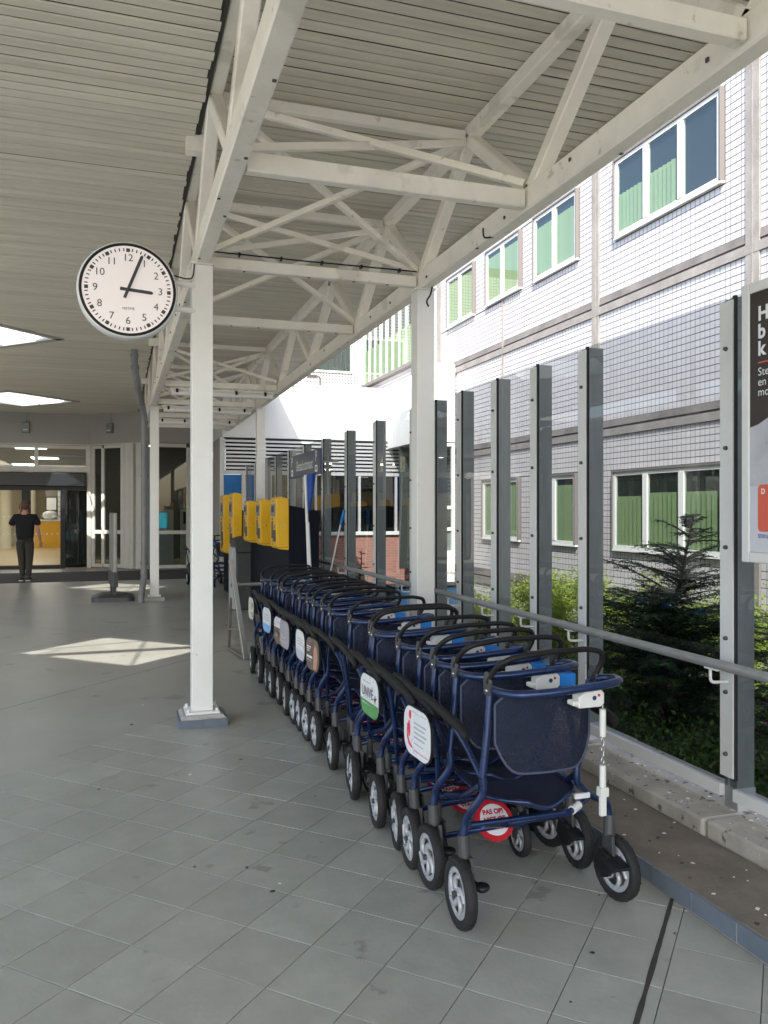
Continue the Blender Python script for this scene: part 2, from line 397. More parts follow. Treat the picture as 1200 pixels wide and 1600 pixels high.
def tile_geo(mb, poly, z1):
    b = shrink(poly, .0016); t = shrink(poly, .0032); n = len(poly)
    vs = [(x, y, -.0062) for x, y in b]+[(x, y, z1-.0014) for x, y in b]+[(x, y, z1) for x, y in t]
    fs = [(i, (i+1) % n, n+(i+1) % n, n+i) for i in range(n)]+[(n+i, n+(i+1) % n, 2*n+(i+1) % n, 2*n+i) for i in range(n)]+[tuple(range(2*n, 3*n))]
    mb.add(vs, fs)
cand = []; coat = MB()
for i in range(-60, 90):
    for j in range(-90, 60):
        c = cell(i, j); mx = sum(p[0] for p in c)/4; my = sum(p[1] for p in c)/4
        if mx < -8.2 or mx > 2.4 or my < -6.2 or my > 23.9: continue
        p = clip(clip(clip(clip(c, lambda q: 2.168-q[0]), lambda q: q[0]+8), lambda q: q[1]+6), lambda q: 23.6-q[1])
        if len(p) < 3: continue
        edge = 5.85+.28*mx+.35*math.sin(mx*2.3+1)
        if my < edge and mx > -3.2 and my > .2: cand.append((p, len(p) == 4 and p == c, mx, my))
        else: coat.add([(x, y, -.0008) for x, y in p], [tuple(range(len(p)))])
def vis(mx, my):
    x, y, d = prj((mx, my, 0)); return -70 < x < 1270 and y < 1690 and d > .5
cand.sort(key=lambda t: (0 if vis(t[2], t[3]) else 1, math.hypot(t[2], t[3])))
mb = MB(); c0 = cell(0, 0); cx0 = sum(p[0] for p in c0)/4; cy0 = sum(p[1] for p in c0)/4
tile_geo(mb, [(x-cx0, y-cy0) for x, y in c0], 0); tile_me = mb.mesh('floor_tile', tilem)
rest = MB(); ntile = 0
for p, whole, mx, my in cand:
    if ntile < 295 and vis(mx, my):
        ntile += 1; dz = random.uniform(-.0006, .0004)
        if whole:
            share('floor_tile', tile_me, floor, (mx, my, dz), (random.gauss(0, .0008), random.gauss(0, .0008), 0))
        else:
            m_ = MB(); tile_geo(m_, [(x-mx, y-my) for x, y in p], 0); m_.build('floor_tile', tilem, floor); o = bpy.data.objects[-1] if False else None
            ob = [q for q in floor.children if q.name.startswith('floor_tile')][-1]; ob.location = (mx, my, dz)
    else: tile_geo(rest, p, random.uniform(-.0006, .0003))
rest.build('tile_field', tilest, floor, kind='stuff')
bm_ = coat.build('floor_coating', coatm, floor)
# joints cut through the coated floor and the sealed movement joint by the ledge
jm = MB()
def jline(mb, a, b, wd, z=.0006):
    a = V((*a, z)); b = V((*b, z)); d = (b-a).normalized(); n = V((-d.y, d.x, 0))*wd/2; mb.add([a-n, b-n, b+n, a+n], [(0, 1, 2, 3)])
jline(jm, (-2.6, 5.24), (1.15, 9.32), .007); jline(jm, (-2.9, 8.1), (1.2, 12.4), .005); jline(jm, (-3, 14), (1.1, 9.7), .004); jline(jm, (-4, 11), (.1, 15.1), .004)
jm.build('coating_joint', sealm, floor)
sj = MB(); pts = []
for k in range(25):
    t = k/24; x = 2.168+(1.2-2.168)*t; y = 2.778+(1.80-2.778)*t; wv = .0085+random.uniform(-.002, .002)
    pts.append((x+wv*.7, y-wv*.7, .0016)); pts.append((x-wv*.7, y+wv*.7, .0016))
sj.add(pts, [(2*k, 2*k+1, 2*k+3, 2*k+2) for k in range(24)]); sj.build('movement_joint', sealm, floor)
# loose dirt on the floor
dm = MB()
for px, py, r in ((2.0, 2.55, .006), (1.63, 2.53, .012), (.33, 3.7, .008), (-.1, 4.9, .012), (.62, 3.36, .015), (.55, 3.62, .010), (.75, 5.2, .013), (.1, 6.3, .02), (1.05, 4.4, .008), (-.6, 4.1, .012), (1.9, 2.9, .005), (1.4, 2.3, .006)):
    poly = [(px+r*random.uniform(.5, 1.1)*math.cos(a), py+r*random.uniform(.4, 1)*math.sin(a)) for a in [k*.9 for k in range(7)]]
    dm.prism(poly, (0, 0, -.0004), (1, 0, 0), (0, 1, 0), (0, 0, .0022))
dm.build('floor_debris', sealm, floor, kind='stuff')
wm = MB()
for px, py, r in ((.42, 5.0, .012), (.66, 3.42, .007), (.2, 6.9, .012), (1.0, 5.1, .006)):
    poly = [(px+r*random.uniform(.6, 1.1)*math.cos(a), py+r*random.uniform(.6, 1)*math.sin(a)) for a in [k*.9 for k in range(7)]]
    wm.prism(poly, (0, 0, -.0004), (1, 0, 0), (0, 1, 0), (0, 0, .0020))
wm.build('chewing_gum', whiteb, floor, kind='stuff')
MB().box(-5.2, 1.9, 19.3, 22.3, -.001, .006).build('doormat', matm, floor)

# ledge with tiled curb face, and the coping under the glass screen
ledge = thing('concrete_ledge', 'stained concrete ledge with blue grey tiled edge beside the rollator row', 'ledge', (2.39, 6, 0))
MB().box(2.186, 2.605, -6, 18.98, -.3, .078).build('ledge_slab', ledgem, ledge, bevel=.006)
ct = MB().box(-.007, .007, -.1225, .1225, -.038, .036).mesh('curb_tile', curbm)
y = 1.3
while y < 12: share('curb_tile', ct, ledge, (2.179, y, .04), (0, 0, random.gauss(0, .006))); y += .249
MB().box(2.174, 2.1855, 1.17, 12.2, -.02, .074).build('curb_mortar', copem, ledge)
MB().box(2.174, 2.1855, 12.2, 18.98, -.02, .074).build('curb_tile', curbm, ledge)
cope = thing('coping_wall', 'pale dirty concrete coping under the posts of the glass screen', 'low wall', (2.9, 6, 0))
cpm = MB().box(-.255, .255, -.598, .598, -.25, .072).mesh('coping_block', copem)
for k in range(-2, 14):
    y = 3.72+1.205*k; share('coping_block', cpm, cope, (2.862+(.012 if k % 2 else 0), y, .08), (0, 0, random.gauss(0, .004))).modifiers.new('bevel', 'BEVEL').width = .012
# flakes of dropping and leaf litter on coping and ledge
lm_ = MB(); lw_ = MB()
for k in range(480):
    onc = random.random() < .6; x = random.uniform(2.63, 3.05) if onc else random.uniform(2.22, 2.58); yy = 1.9+random.random()**1.6*6; z = .152 if onc else .078; r = random.uniform(.003, .012)
    tgt = lw_ if random.random() < .68 else lm_
    poly = [(x+r*random.uniform(.4, 1.3)*math.cos(a), yy+r*random.uniform(.4, 1.3)*math.sin(a)) for a in [q*1.05 for q in range(6)]]
    tgt.prism(poly, (0, 0, z), (1, 0, 0), (0, 1, 0), (0, 0, .0018))
o = lw_.build('bird_droppings', whiteb, kind='stuff'); o['label'] = 'white bird droppings on the ledge and coping'; o['category'] = 'droppings'
o = lm_.build('leaf_litter', bark, kind='stuff'); o['label'] = 'dark bits of leaf litter on the ledge and coping'; o['category'] = 'litter'

# ================================================================== CANOPY: ceilings, roof, steel frame, columns
SK = [(-2.25, 5.45), (-2.22, 13.4), (-2.3, 21.0)]; HD = 1.30; PIT = .102
lowroof = thing('entrance_canopy_roof', 'lower slatted canopy ceiling on the left with diamond skylights', 'canopy', (-3, 9, 4.25))
highroof = thing('walkway_canopy_roof', 'slatted canopy ceiling above the white trusses on the right', 'canopy', (2, 9, 4.42))
deck = MB(); farb = MB(); k0 = int(-3.6/PIT)
for k in range(k0, 235):
    y = k*PIT; segs = [(-5.7, .53+random.uniform(-.012, .012))]
    dsegs = [(-5.7, .55)]
    for sx_, sy_ in SK:
        h_ = HD-abs(y-sy_)+.06 if abs(y-sy_) < HD+.05 else -1
        if h_ > 0:
            segs = [(segs[0][0], sx_-h_), (sx_+h_, segs[0][1])]; dsegs = [(-5.7, sx_-h_), (sx_+h_, .55)]
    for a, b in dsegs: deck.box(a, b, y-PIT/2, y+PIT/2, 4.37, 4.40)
    m_ = MB() if y > 3.2 else farb
    dz = random.uniform(-.0025, .0015)
    for a, b in segs:
        y0, y1 = y-.0425, y+.0425
        m_.add([(a, y0, 4.255+dz), (b, y0, 4.255+dz), (b, y0+.005, 4.25+dz), (a, y0+.005, 4.25+dz), (a, y1-.004, 4.25+dz), (b, y1-.004, 4.25+dz), (a, y1, 4.256+dz), (b, y1, 4.256+dz), (a, y0, 4.259+dz), (b, y0, 4.259+dz), (a, y1, 4.259+dz), (b, y1, 4.259+dz)],
               [(0, 1, 2, 3), (3, 2, 5, 4), (4, 5, 7, 6), (0, 8, 9, 1), (6, 7, 11, 10), (8, 10, 11, 9), (0, 3, 4, 6, 10, 8), (1, 9, 11, 7, 5, 2)])
    if m_ is not farb: m_.build('slat', slatm, lowroof)
farb.build('slat_field', slatm, lowroof, kind='stuff')
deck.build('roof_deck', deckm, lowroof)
# right hand ceiling: long slats shared
sl_ = MB(); a, b = .57, 3.40; y0, y1 = -.0435, .0435
sl_.add([(a, y0, .005), (b, y0, .005), (b, y0+.005, 0), (a, y0+.005, 0), (a, y1-.004, 0), (b, y1-.004, 0), (a, y1, .006), (b, y1, .006), (a, y0, .009), (b, y0, .009), (a, y1, .009), (b, y1, .009)],
        [(0, 1, 2, 3), (3, 2, 5, 4), (4, 5, 7, 6), (0, 8, 9, 1), (6, 7, 11, 10), (8, 10, 11, 9), (0, 3, 4, 6, 10, 8), (1, 9, 11, 7, 5, 2)])
sme = sl_.mesh('slat', slat2); fb2 = MB()
for k in range(-60, 186):
    y = k*.104+.02
    if y < 2.2: fb2.add([q+V((0, y, 4.42)) for q in sl_.v], sl_.f)
    else: share('slat', sme, highroof, (0, y, 4.42+random.uniform(-.002, .002)))
fb2.build('slat_field', slat2, highroof, kind='stuff')
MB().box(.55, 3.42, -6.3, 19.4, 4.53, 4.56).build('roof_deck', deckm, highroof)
MB().box(.50, 3.46, -6.35, 19.45, 4.562, 4.68).build('roof_covering', roofm, highroof)
MB().box(3.405, 3.46, -6.3, 19.4, 4.385, 4.56).build('fascia', steel, highroof)
MB().box(.52, .56, -6.3, 23.9, 4.265, 4.56).build('fascia', deckm, highroof)
MB().box(-5.76, -5.7, -3.7, 23.9, 4.2, 4.6).build('fascia', steel, lowroof)
MB().box(.57, 2.30, 19.46, 23.9, 4.43, 4.60).build('rear_roof', slat2, highroof)
rf = MB()
for k in range(k0, 235):
    y = k*PIT; d = [(-5.7, .5)]
    for sx_, sy_ in SK:
        h_ = HD-abs(y-sy_)+.06 if abs(y-sy_) < HD+.05 else -1
        if h_ > 0: d = [(-5.7, sx_-h_), (sx_+h_, .5)]
    for a, b in d: rf.box(a, b, y-PIT/2, y+PIT/2, 4.405, 4.47)
rf.build('roof_covering', roofm, lowroof)
sb_ = MB().box(-.07, .07, -.05, .05, -.06, .06).mesh('roof_bracket', steel)
for y in (5.9, 9.9, 13.0, 17.0): share('roof_bracket', sb_, lowroof, (.535, y, 4.21))
for n_, (sx_, sy_) in enumerate(SK):
    lab = ['diamond skylight nearest the clock, out of view on the left', 'diamond skylight in the ceiling left of the clock, nearer one', 'diamond skylight in the ceiling above the revolving door, farther one'][n_]
    t = thing('skylight', lab, 'skylight', (sx_, sy_, 4.25), 'diamond skylights in the canopy ceiling')
    fr = MB(); sh = MB(); C4 = [V((sx_+HD, sy_, 0)), V((sx_, sy_+HD, 0)), V((sx_-HD, sy_, 0)), V((sx_, sy_-HD, 0))]
    for q in range(4):
        a, b = C4[q], C4[(q+1) % 4]; d = (b-a).normalized(); n = V((d.y, -d.x, 0)); e = d*.09
        fr.obox(a-e+V((0, 0, 4.232)), d, n, 0, (b-a).length+.18, -.01, .11, 0, .03)
        sh.obox(a-d*.05+V((0, 0, 4.262)), d, n, 0, (b-a).length+.10, .0, .07, 0, .50)
    fr.build('frame', greyf, t); sh.build('shaft', whitew, t)
    ap = V((sx_, sy_, 5.15)); bars = MB()
    for q in range(4):
        a = C4[q]+V((0, 0, 4.76)); b = C4[(q+1) % 4]+V((0, 0, 4.76)); bars.beam(a, b, .05, .05); bars.beam(a, ap, .022, .03)
    bars.build('glazing_bar', whitew, t); MB().beam((sx_-HD+.30, sy_-.26, 4.72), (sx_+HD-.30, sy_-.26, 4.72), .13, .07).build('cross_rail', whitew, t)
    for q in range(4):
        a = C4[q]+V((0, 0, 4.79)); b = C4[(q+1) % 4]+V((0, 0, 4.79)); MB().add([a, b, ap+V((0, 0, .03))], [(0, 1, 2)]).build('pane', skyp, t)

frame = thing('canopy_truss', 'cream white welded steel truss frame carrying the walkway canopy', 'truss', (1.5, 10, 3.5))
XL, XR, ZB, ZT = .605, 2.44, 3.52, 4.32
BN = [-4.8, -2.95, -1.1, .78, 2.62, 4.45, 6.34, 8.24, 10.42, 12.54, 14.68, 16.75, 18.8]
TN = [(BN[i]+BN[i+1])/2-.02 for i in range(len(BN)-1)]
for X in (XL, XR):
    MB().beam((X, -5.2, ZB), (X, 19.3, ZB), .108, .150).build('bottom_chord', steel, frame)
    MB().beam((X, -4.2, ZT+.01), (X, 18.2, ZT+.01), .09, .10).build('top_chord', steel, frame)
    for i, ty in enumerate(TN):
        for by in (BN[i], BN[i+1]):
            d = V((X, ty, ZT-.02)); e = V((X, by, ZB+.05)); MB().beam(d, e, .088, .09, up=(1, 0, 0)).build('diagonal', steel, frame)
for i, by in enumerate(BN):
    if 8.5 < by < 12.4: continue
    big = abs(by-4.45) < .1
    MB().beam((XL+.07, by, ZB-.01), (XR-.07, by, ZB-.01), .07, .11 if big else .09).build('cross_beam', steel, frame)
for i, ty in enumerate(TN):
    if not 8.5 < ty < 12.4 and not 0 < ty < 4: MB().beam((XL+.05, ty, ZT-.01), (XR-.05, ty, ZT-.01), .06, .07).build('top_tie', steel, frame)
    for by in (BN[i], BN[i+1]):
        if 8.5 < by < 12.4 or 8.5 < ty < 12.4 or ty < 4 : continue
        e = .022
        MB().beam((XL+.06, by, ZB+.07), (XR-.05, ty, ZT-.06), .048, .045).build('cross_brace', steel, frame)
        MB().beam((XL+.05, ty, ZT-.06+e), (XR-.06, by, ZB+.07+e), .048, .045).build('cross_brace', steel, frame)
bl = MB().box(-.006, .003, -.009, .009, -.009, .009).mesh('bolt', bolt); blz = MB().box(-.009, .009, -.009, .009, -.004, .002).mesh('bolt', bolt)
for X in (XL, XR):
    for k in range(26):
        y = 2.2+k*.62+random.uniform(-.2, .2)
        if random.random() < .6: share('bolt', blz, frame, (X+random.choice((-.035, .035)), y, ZB-.0765))
        else: share('bolt', bl, frame, (X-.056, y, ZB+random.uniform(-.03, .03)))
for by in (4.45, 6.34, 8.24):
    for x in (1.0, 1.45, 1.9, 2.2): share('bolt', blz, frame, (x+random.uniform(-.1, .1), by-.02, ZB-.058))
cb = MB(); cb.tube([(XL+.08, 6.30, 3.588), (1.4, 6.30, 3.584), (XR-.07, 6.30, 3.588)], .006, 6)
for k in range(5):
    x = .9+.33*k; cb.box(x-.008, x+.008, 6.288, 6.335, 3.572, 3.598)
cb.build('cable', black, frame)
hk = MB(); hk.tube(cr([(XR-.02, 4.95, 3.45), (XR-.09, 4.95, 3.44), (XR-.10, 4.95, 3.50)], 4), .006, 6); hk.tube(cr([(XR+.03, 6.2, 3.44), (XR-.01, 6.14, 3.36), (XR-.05, 6.12, 3.30), (XR-.03, 6.13, 3.26)], 4), .008, 6); hk.build('cable_hook', black, frame)

def column(x, y, label, pad, hatch=False):
    t = thing('steel_column', label, 'column', (x, y, 0), 'white canopy columns')
    MB().box(x-.077, x+.077, y-.075, y+.075, .10, 3.435).build('shaft', colpaint, t, bevel=.006)
    MB().box(x-.085, x+.085, y-.083, y+.083, 3.436, 3.452).build('cap_plate', steel, t)
    if pad:
        b = MB().box(x-.125, x+.125, y-.12, y+.12, .083, .0995); b.build('base_plate', colpaint, t, bevel=.003)
        for a in (-1, 1):
            for c in (-1, 1): MB().lathe([(.0, .020), (.012, .020), (.013, .0), (.013, -.004)], (x+a*.105, y+c*.10, .102), n=6, smooth=False).build('anchor_bolt', whiteb, t)
        p = MB(); q = [(-.165, -.165), (.165, -.165), (.165, .165), (-.165, .165)]
        p.add([(x+a, y+b_, -.005) for a, b_ in q]+[(x+a*.98, y+b_*.98, .062) for a, b_ in q]+[(x+a*.86, y+b_*.86, .0825) for a, b_ in q],
              [(0, 1, 5, 4), (1, 2, 6, 5), (2, 3, 7, 6), (3, 0, 4, 7), (4, 5, 9, 8), (5, 6, 10, 9), (6, 7, 11, 10), (7, 4, 8, 11), (8, 9, 10, 11)])
        pd = p.build('mortar_pad', padm, t)
        for s_ in range(4):
            for h_ in (-1, 1):
                bb = MB(); c_ = h_*.086
                if s_ == 0: bb.box(x+c_-.083, x+c_+.083, y-.178, y-.1655, -.004, .058)
                if s_ == 1: bb.box(x+c_-.083, x+c_+.083, y+.1655, y+.178, -.004, .058)
                if s_ == 2: bb.box(x-.178, x-.1655, y+c_-.083, y+c_+.083, -.004, .058)
                if s_ == 3: bb.box(x+.1655, x+.178, y+c_-.083, y+c_+.083, -.004, .058)
                bb.build('base_tile', curbm, t)
    else:
        MB().box(x-.11, x+.11, y-.11, y+.11, .07, .099).build('base_plate', colpaint, t, bevel=.004)
        MB().box(x-.17, x+.17, y-.17, y+.17, -.01, .069).build('mortar_pad', padm, t, bevel=.01)
    if hatch: MB().box(x-.060, x+.077, y-.0775, y-.0745, 1.99, 2.03).build('access_cover', colpaint, t, bevel=.001)
    return t
column(XL, 6.22, 'nearest white steel column left of the rollators, on a tiled mortar pad', True, True)
column(XL+.02, 14.9, 'farther white steel column beside the grey downpipe', False)
column(XR, 6.34, 'white steel column behind the rollators, in front of the glass screen', False)
column(XR+.04, 14.68, 'slim distant white steel column above the yellow payment machines', False)
for y, lab in ((12.6, 'nearest'), (14.78, 'middle'), (16.85, 'farthest')):
    t = thing('fluorescent_light', lab+' of the tubular light fittings hung under the far cross beams', 'light fitting', (1.5, y, 3.40), 'tubular lights under the far truss')
    MB().tube([(.78, y, 3.385), (2.32, y, 3.385)], .045, 12).build('tube_housing', colpaint, t)
    MB().box(.76, 2.34, y-.035, y+.035, 3.425, 3.452).build('mount_rail', steel, t)
    for x in (.86, 1.3, 1.75, 2.2): MB().box(x-.018, x+.018, y-.05, y+.05, 3.38, 3.44).build('clip', black, t)

# ================================================================== GLASS SCREEN, HANDRAIL
YP = [-.45, .78, 2.0, 3.23, 4.51, 5.145, 5.78, 6.46, 7.06, 7.644, 8.87, 10.1, 11.36, 12.6, 13.8, 15.0, 16.2, 17.4, 18.6]
screen = thing('glass_screen', 'tall glass windscreen with dark galvanised posts along the ledge', 'glass screen', (2.85, 8, .15))
ZS = 2.63
pm = MB()                                            # channel post, origin at far front corner
pm.box(.024, .128, -.012, -.006, 0, ZS-.16); pm.box(.024, .128, -.086, -.080, 0, ZS-.16); pm.box(.024, .030, -.080, -.012, 0, ZS-.16); pm.box(.085, .091, -.080, -.012, 0, ZS-.165)
post_me = pm.mesh('post', galv)
st_me = MB().box(0, .007, -.086, 0, 0, ZS-.33).mesh('clamp_strip', alu)
gk_me = MB().box(.0075, .0235, -.092, -.076, 0, ZS-.30).mesh('gasket', gasket)
bf_me = MB().box(-.055, .075, -.012, 0, 0, .12).mesh('foot', alu)
bo = MB(); bo.lathe([(0, -.016), (.009, -.014), (.011, -.004), (.011, 0)], ax='x', n=8, smooth=False); bo_me = bo.mesh('bolt', bolt)
for y in YP:
    p = share('post', post_me, screen, (2.80, y, .155)); ORG[p.name] = V((2.80, y, .155))
    s_ = share('clamp_strip', st_me, screen, (2.80, y, .31)); share('gasket', gk_me, screen, (2.80, y, .30))
    MB().box(2.826, 2.93, y-.092, y-.002, .152, .26).build('foot', lgrey, screen)
    for z in (.42, .72, .98, 1.42, 1.9, 2.38): share('bolt', bo_me, screen, (2.80, y-.043, z))
for a, b in zip(YP, YP[1:]):
    MB().add([(2.816, a-.035, .262), (2.816, b-.05, .262), (2.816, b-.05, ZS), (2.816, a-.035, ZS)], [(0, 1, 2, 3)]).build('glass_pane', pane, screen)
    MB().box(2.797, 2.835, a+.001, b-.088, .205, .262).build('bottom_rail', alu, screen)
hr = thing('handrail', 'round grey galvanised handrail running along the glass screen', 'handrail', (2.70, 8, .87))
MB().tube([(2.70, y, .868+.0022*(y-3)) for y in (-.5, 1, 2.4, 3.2, 4.5, 6, 8, 10, 13, 18.7)], .0245, 12).build('rail_tube', rail, hr)
for y in (1.55, 3.95, 6.9, 9.6, 12): MB().tube([(2.70, y, .868+.0022*(y-3)), (2.70, y+.014, .868+.0022*(y-3))], .0268, 12).build('weld_collar', rail, hr)
jb = MB(); jb.tube(fil([(0, 0, -.02), (0, -.0, -.095), (.10, 0, -.098)], .025), .008, 6); jb.box(-.012, .012, -.06, .03, -.030, -.022)
jme = jb.mesh('bracket', whiteb)
for y in YP[:-1]:
    if y > .7: share('bracket', jme, hr, (2.70, y-.05, .868+.0022*(y-3)))

# ================================================================== POSTER LIGHTBOX
PX = 2.66; py1, py0, pz0, pz1 = 2.93, 2.06, 1.372, 2.60
t = thing('poster_lightbox', 'framed advertising lightbox with dark poster mounted on the glass screen', 'poster', (PX, 2.5, 1.37))
MB().box(PX+.012, PX+.115, py0, py1, pz0, pz1).build('case', galv, t, bevel=.006)
fr = MB(); e = .042
fr.box(PX, PX+.03, py1-e, py1+.004, pz0-.004, pz1+.004); fr.box(PX, PX+.03, py0-.004, py0+e, pz0-.004, pz1+.004)
fr.box(PX, PX+.03, py0+e+.001, py1-e-.001, pz1-e, pz1+.004); fr.box(PX, PX+.03, py0+e+.001, py1-e-.001, pz0-.004, pz0+e)
fr.build('frame', alu, t, bevel=.005)
pp = MB().box(PX+.006, PX+.0115, py0+e, py1-e, pz0+e, pz1-e).build('poster', posterd, t)
u_ = (0, -1, 0); v_ = (0, 0, 1); yl = py1-e; zz = lambda y: 1.6+(797-y)*3.50/1260
MB().prism([(0, 0), (.79, 0), (.79, .30), (0, .30)], (PX+.0055, yl-.001, pz0+e+.001), u_, v_, (-.001, 0, 0)).build('lower_print', posterw, pp)
MB().prism([(0, .29), (.79, .29), (.79, .5), (.4, .62), (.14, .60), (.05, .56), (0, .55)], (PX+.0053, yl-.001, pz0+e+.001), u_, v_, (-.0012, 0, 0)).build('cloth_print', posterg, pp)
tx = lambda s, size, y, m, bold, dy=.049: text('poster_text', s, size, (PX+.0035, yl-dy, y), u_, v_, m, pp, bold, 'LEFT')
tx('H', .086, zz(489), pwhite, .003); tx('b', .086, zz(517), pwhite, .003); tx('k', .086, zz(544), pwhite, .003)
MB().prism([(0, 0), (.5, 0), (.5, .006), (0, .006)], (PX+.0048, yl-.05, zz(566)), u_, v_, (-.001, 0, 0)).build('rule', coral, pp)
tx('Ste', .050, zz(580), pwhite, .0); tx('en', .050, zz(596), pwhite, .0); tx('mo', .050, zz(612), pwhite, 0.)
MB().prism([(x+.12, y) for x, y in rrect(.24, .205, .02)], (PX+.0036, yl-.05, zz(794)), u_, v_, (-.001, 0, 0)).build('callout', coral, pp)
text('poster_text', 'D', .032, (PX+.0024, yl-.068, zz(768)), u_, v_, pwhite, pp, .001, 'LEFT'); text('poster_text', 'steu', .036, (PX+.0030, yl-.049, zz(837)), u_, v_, inkb, pp, 0, 'LEFT')

# ================================================================== HOSPITAL FACADE on the right
XF = 7.2; YE = 24.2
hb = thing('hospital_building', 'hospital wing clad in small white tiles with green blinds in its windows', 'building', (XF, 12, -.5))
strips = [(4.42, .20), (7.735, .22), (11.06, .19), (14.3, .05), (17.6, .22)]
courses = [(.24, .30), (2.86, .24), (4.79, .26), (7.5, .26)]
wins = [(4.9, 7.15, 5.72, 6.86, 3), (8.25, 10.49, 5.72, 6.86, 3), (11.58, 12.99, 5.74, 6.85, 2), (13.55, 14.98, 5.78, 6.83, 2), (15.62, 17.03, 5.76, 6.83, 2),
        (4.9, 7.2, 1.03, 2.17, 3), (8.2, 10.53, 1.02, 2.17, 3), (11.62, 12.95, 1.03, 2.18, 2), (13.6, 15.14, 1.04, 2.19, 2)]
fin = (18.1, 23.4, 5.38, 7.2)
MB().box(XF, XF+.30, -6, YE, -.6, 9.6).build('wall', fgrout, hb)       # set behind the tiles; window boxes stand proud inside it
TP = .0915
def rects(y0, y1, z0, z1, holes):
    """split a bay into strips around its window openings"""
    out = [(y0, y1, z0, z1)]
    for h in holes:
        nxt = []
        for r in out:
            a0, a1, b0, b1 = r; c0, c1, d0, d1 = max(a0, h[0]), min(a1, h[1]), max(b0, h[2]), min(b1, h[3])
            if c0 >= c1 or d0 >= d1: nxt.append(r); continue
            for q in ((a0, a1, b0, d0), (a0, a1, d1, b1), (a0, c0, d0, d1), (c1, a1, d0, d1)):
                if q[1]-q[0] > .03 and q[3]-q[2] > .03: nxt.append(q)
        out = nxt
    return out
ys = [-1.2]+[q for s_ in strips for q in (s_[0]-s_[1]/2, s_[0]+s_[1]/2)]+[YE]; zs = [-.45]+[q for c in courses for q in (c[0]-c[1]/2, c[0]+c[1]/2)]+[9.3]
tl = []
holes = [(a-.04, b+.04, c-.05, d+.04) for a, b, c, d, n in wins]+[fin]
for i in range(0, len(ys), 2):
    for j in range(0, len(zs), 2):
        for (a, b, c, d) in rects(ys[i], ys[i+1], zs[j], zs[j+1], holes):
            ny = max(1, round((b-a)/TP)); nz = max(1, round((d-c)/TP)); sy_, sz_ = (b-a)/ny, (d-c)/nz
            for p in range(ny):
                for q in range(nz): tl.append((a+sy_*(p+.5), c+sz_*(q+.5), sy_, sz_))
def onview(t_):
    x, y, d = prj((XF, t_[0], t_[1]))
    ok = (1000 < x < 1200 and 0 < y < 470 and y > 800-.70*(x-193)) or (940 < x < 1120 and 480 < y < 960)
    return (0 if ok else 1, d)
tl.sort(key=onview)
tme = MB().box(-.003, 0, -.5, .5, -.5, .5).mesh('facade_tile', ftile); fld = MB()
for n_, (y, z, a, b) in enumerate(tl):
    if n_ < 300:
        o = share('facade_tile', tme, hb, (XF, y, z)); o.scale = (1, (a-.012), (b-.012))
    else:
        y0, y1, z0, z1 = y-a/2+.0062, y+a/2-.0062, z-b/2+.0055, z+b/2-.0055; x = XF-.003
        fld.add([(x, y0, z0), (x, y1, z0), (x, y1, z1), (x, y0, z1), (XF, y0, z0), (XF, y1, z0), (XF, y1, z1), (XF, y0, z1)],
                [(0, 3, 2, 1), (0, 1, 5, 4), (1, 2, 6, 5), (2, 3, 7, 6), (3, 0, 4, 7)])
fld.build('facade_tile_field', ftiles, hb, kind='stuff', fix=False)
for y, wd in strips:
    o = MB().box(XF-.028, XF+.01, y-wd/2, y+wd/2, -.45, 9.3).build('concrete_pilaster', aggr, hb)
    if wd > .1: MB().box(XF-.034, XF-.027, y-.012, y+.012, -.45, 9.3).build('pilaster_rib', aggr, hb)
for z, h_ in courses:
    m_ = MB(); m_.add([(XF-.02, -1.2, z+.022), (XF-.02, YE, z+.022), (XF-.004, YE, z+h_/2), (XF-.004, -1.2, z+h_/2), (XF+.01, -1.2, z+.022), (XF+.01, YE, z+.022)], [(0, 1, 2, 3), (0, 4, 5, 1)])
    m_.build('string_course', aggrd, hb, fix=False)
    MB().box(XF-.032, XF+.01, -1.2, YE, z-h_/2, z-.012).build('string_course', aggr, hb)
def vblind(parent, x, y0, y1, z0, z1):
    m_ = MB(); n = max(2, int((y1-y0)/.085))
    for k in range(n):
        y = y0+(k+.5)*(y1-y0)/n; m_.add([(x+.016, y-.036, z0), (x-.016, y+.036, z0), (x-.016, y+.036, z1), (x+.016, y-.036, z1)], [(0, 1, 2, 3)])
    return m_.build('vertical_blind', blind, parent, fix=False)
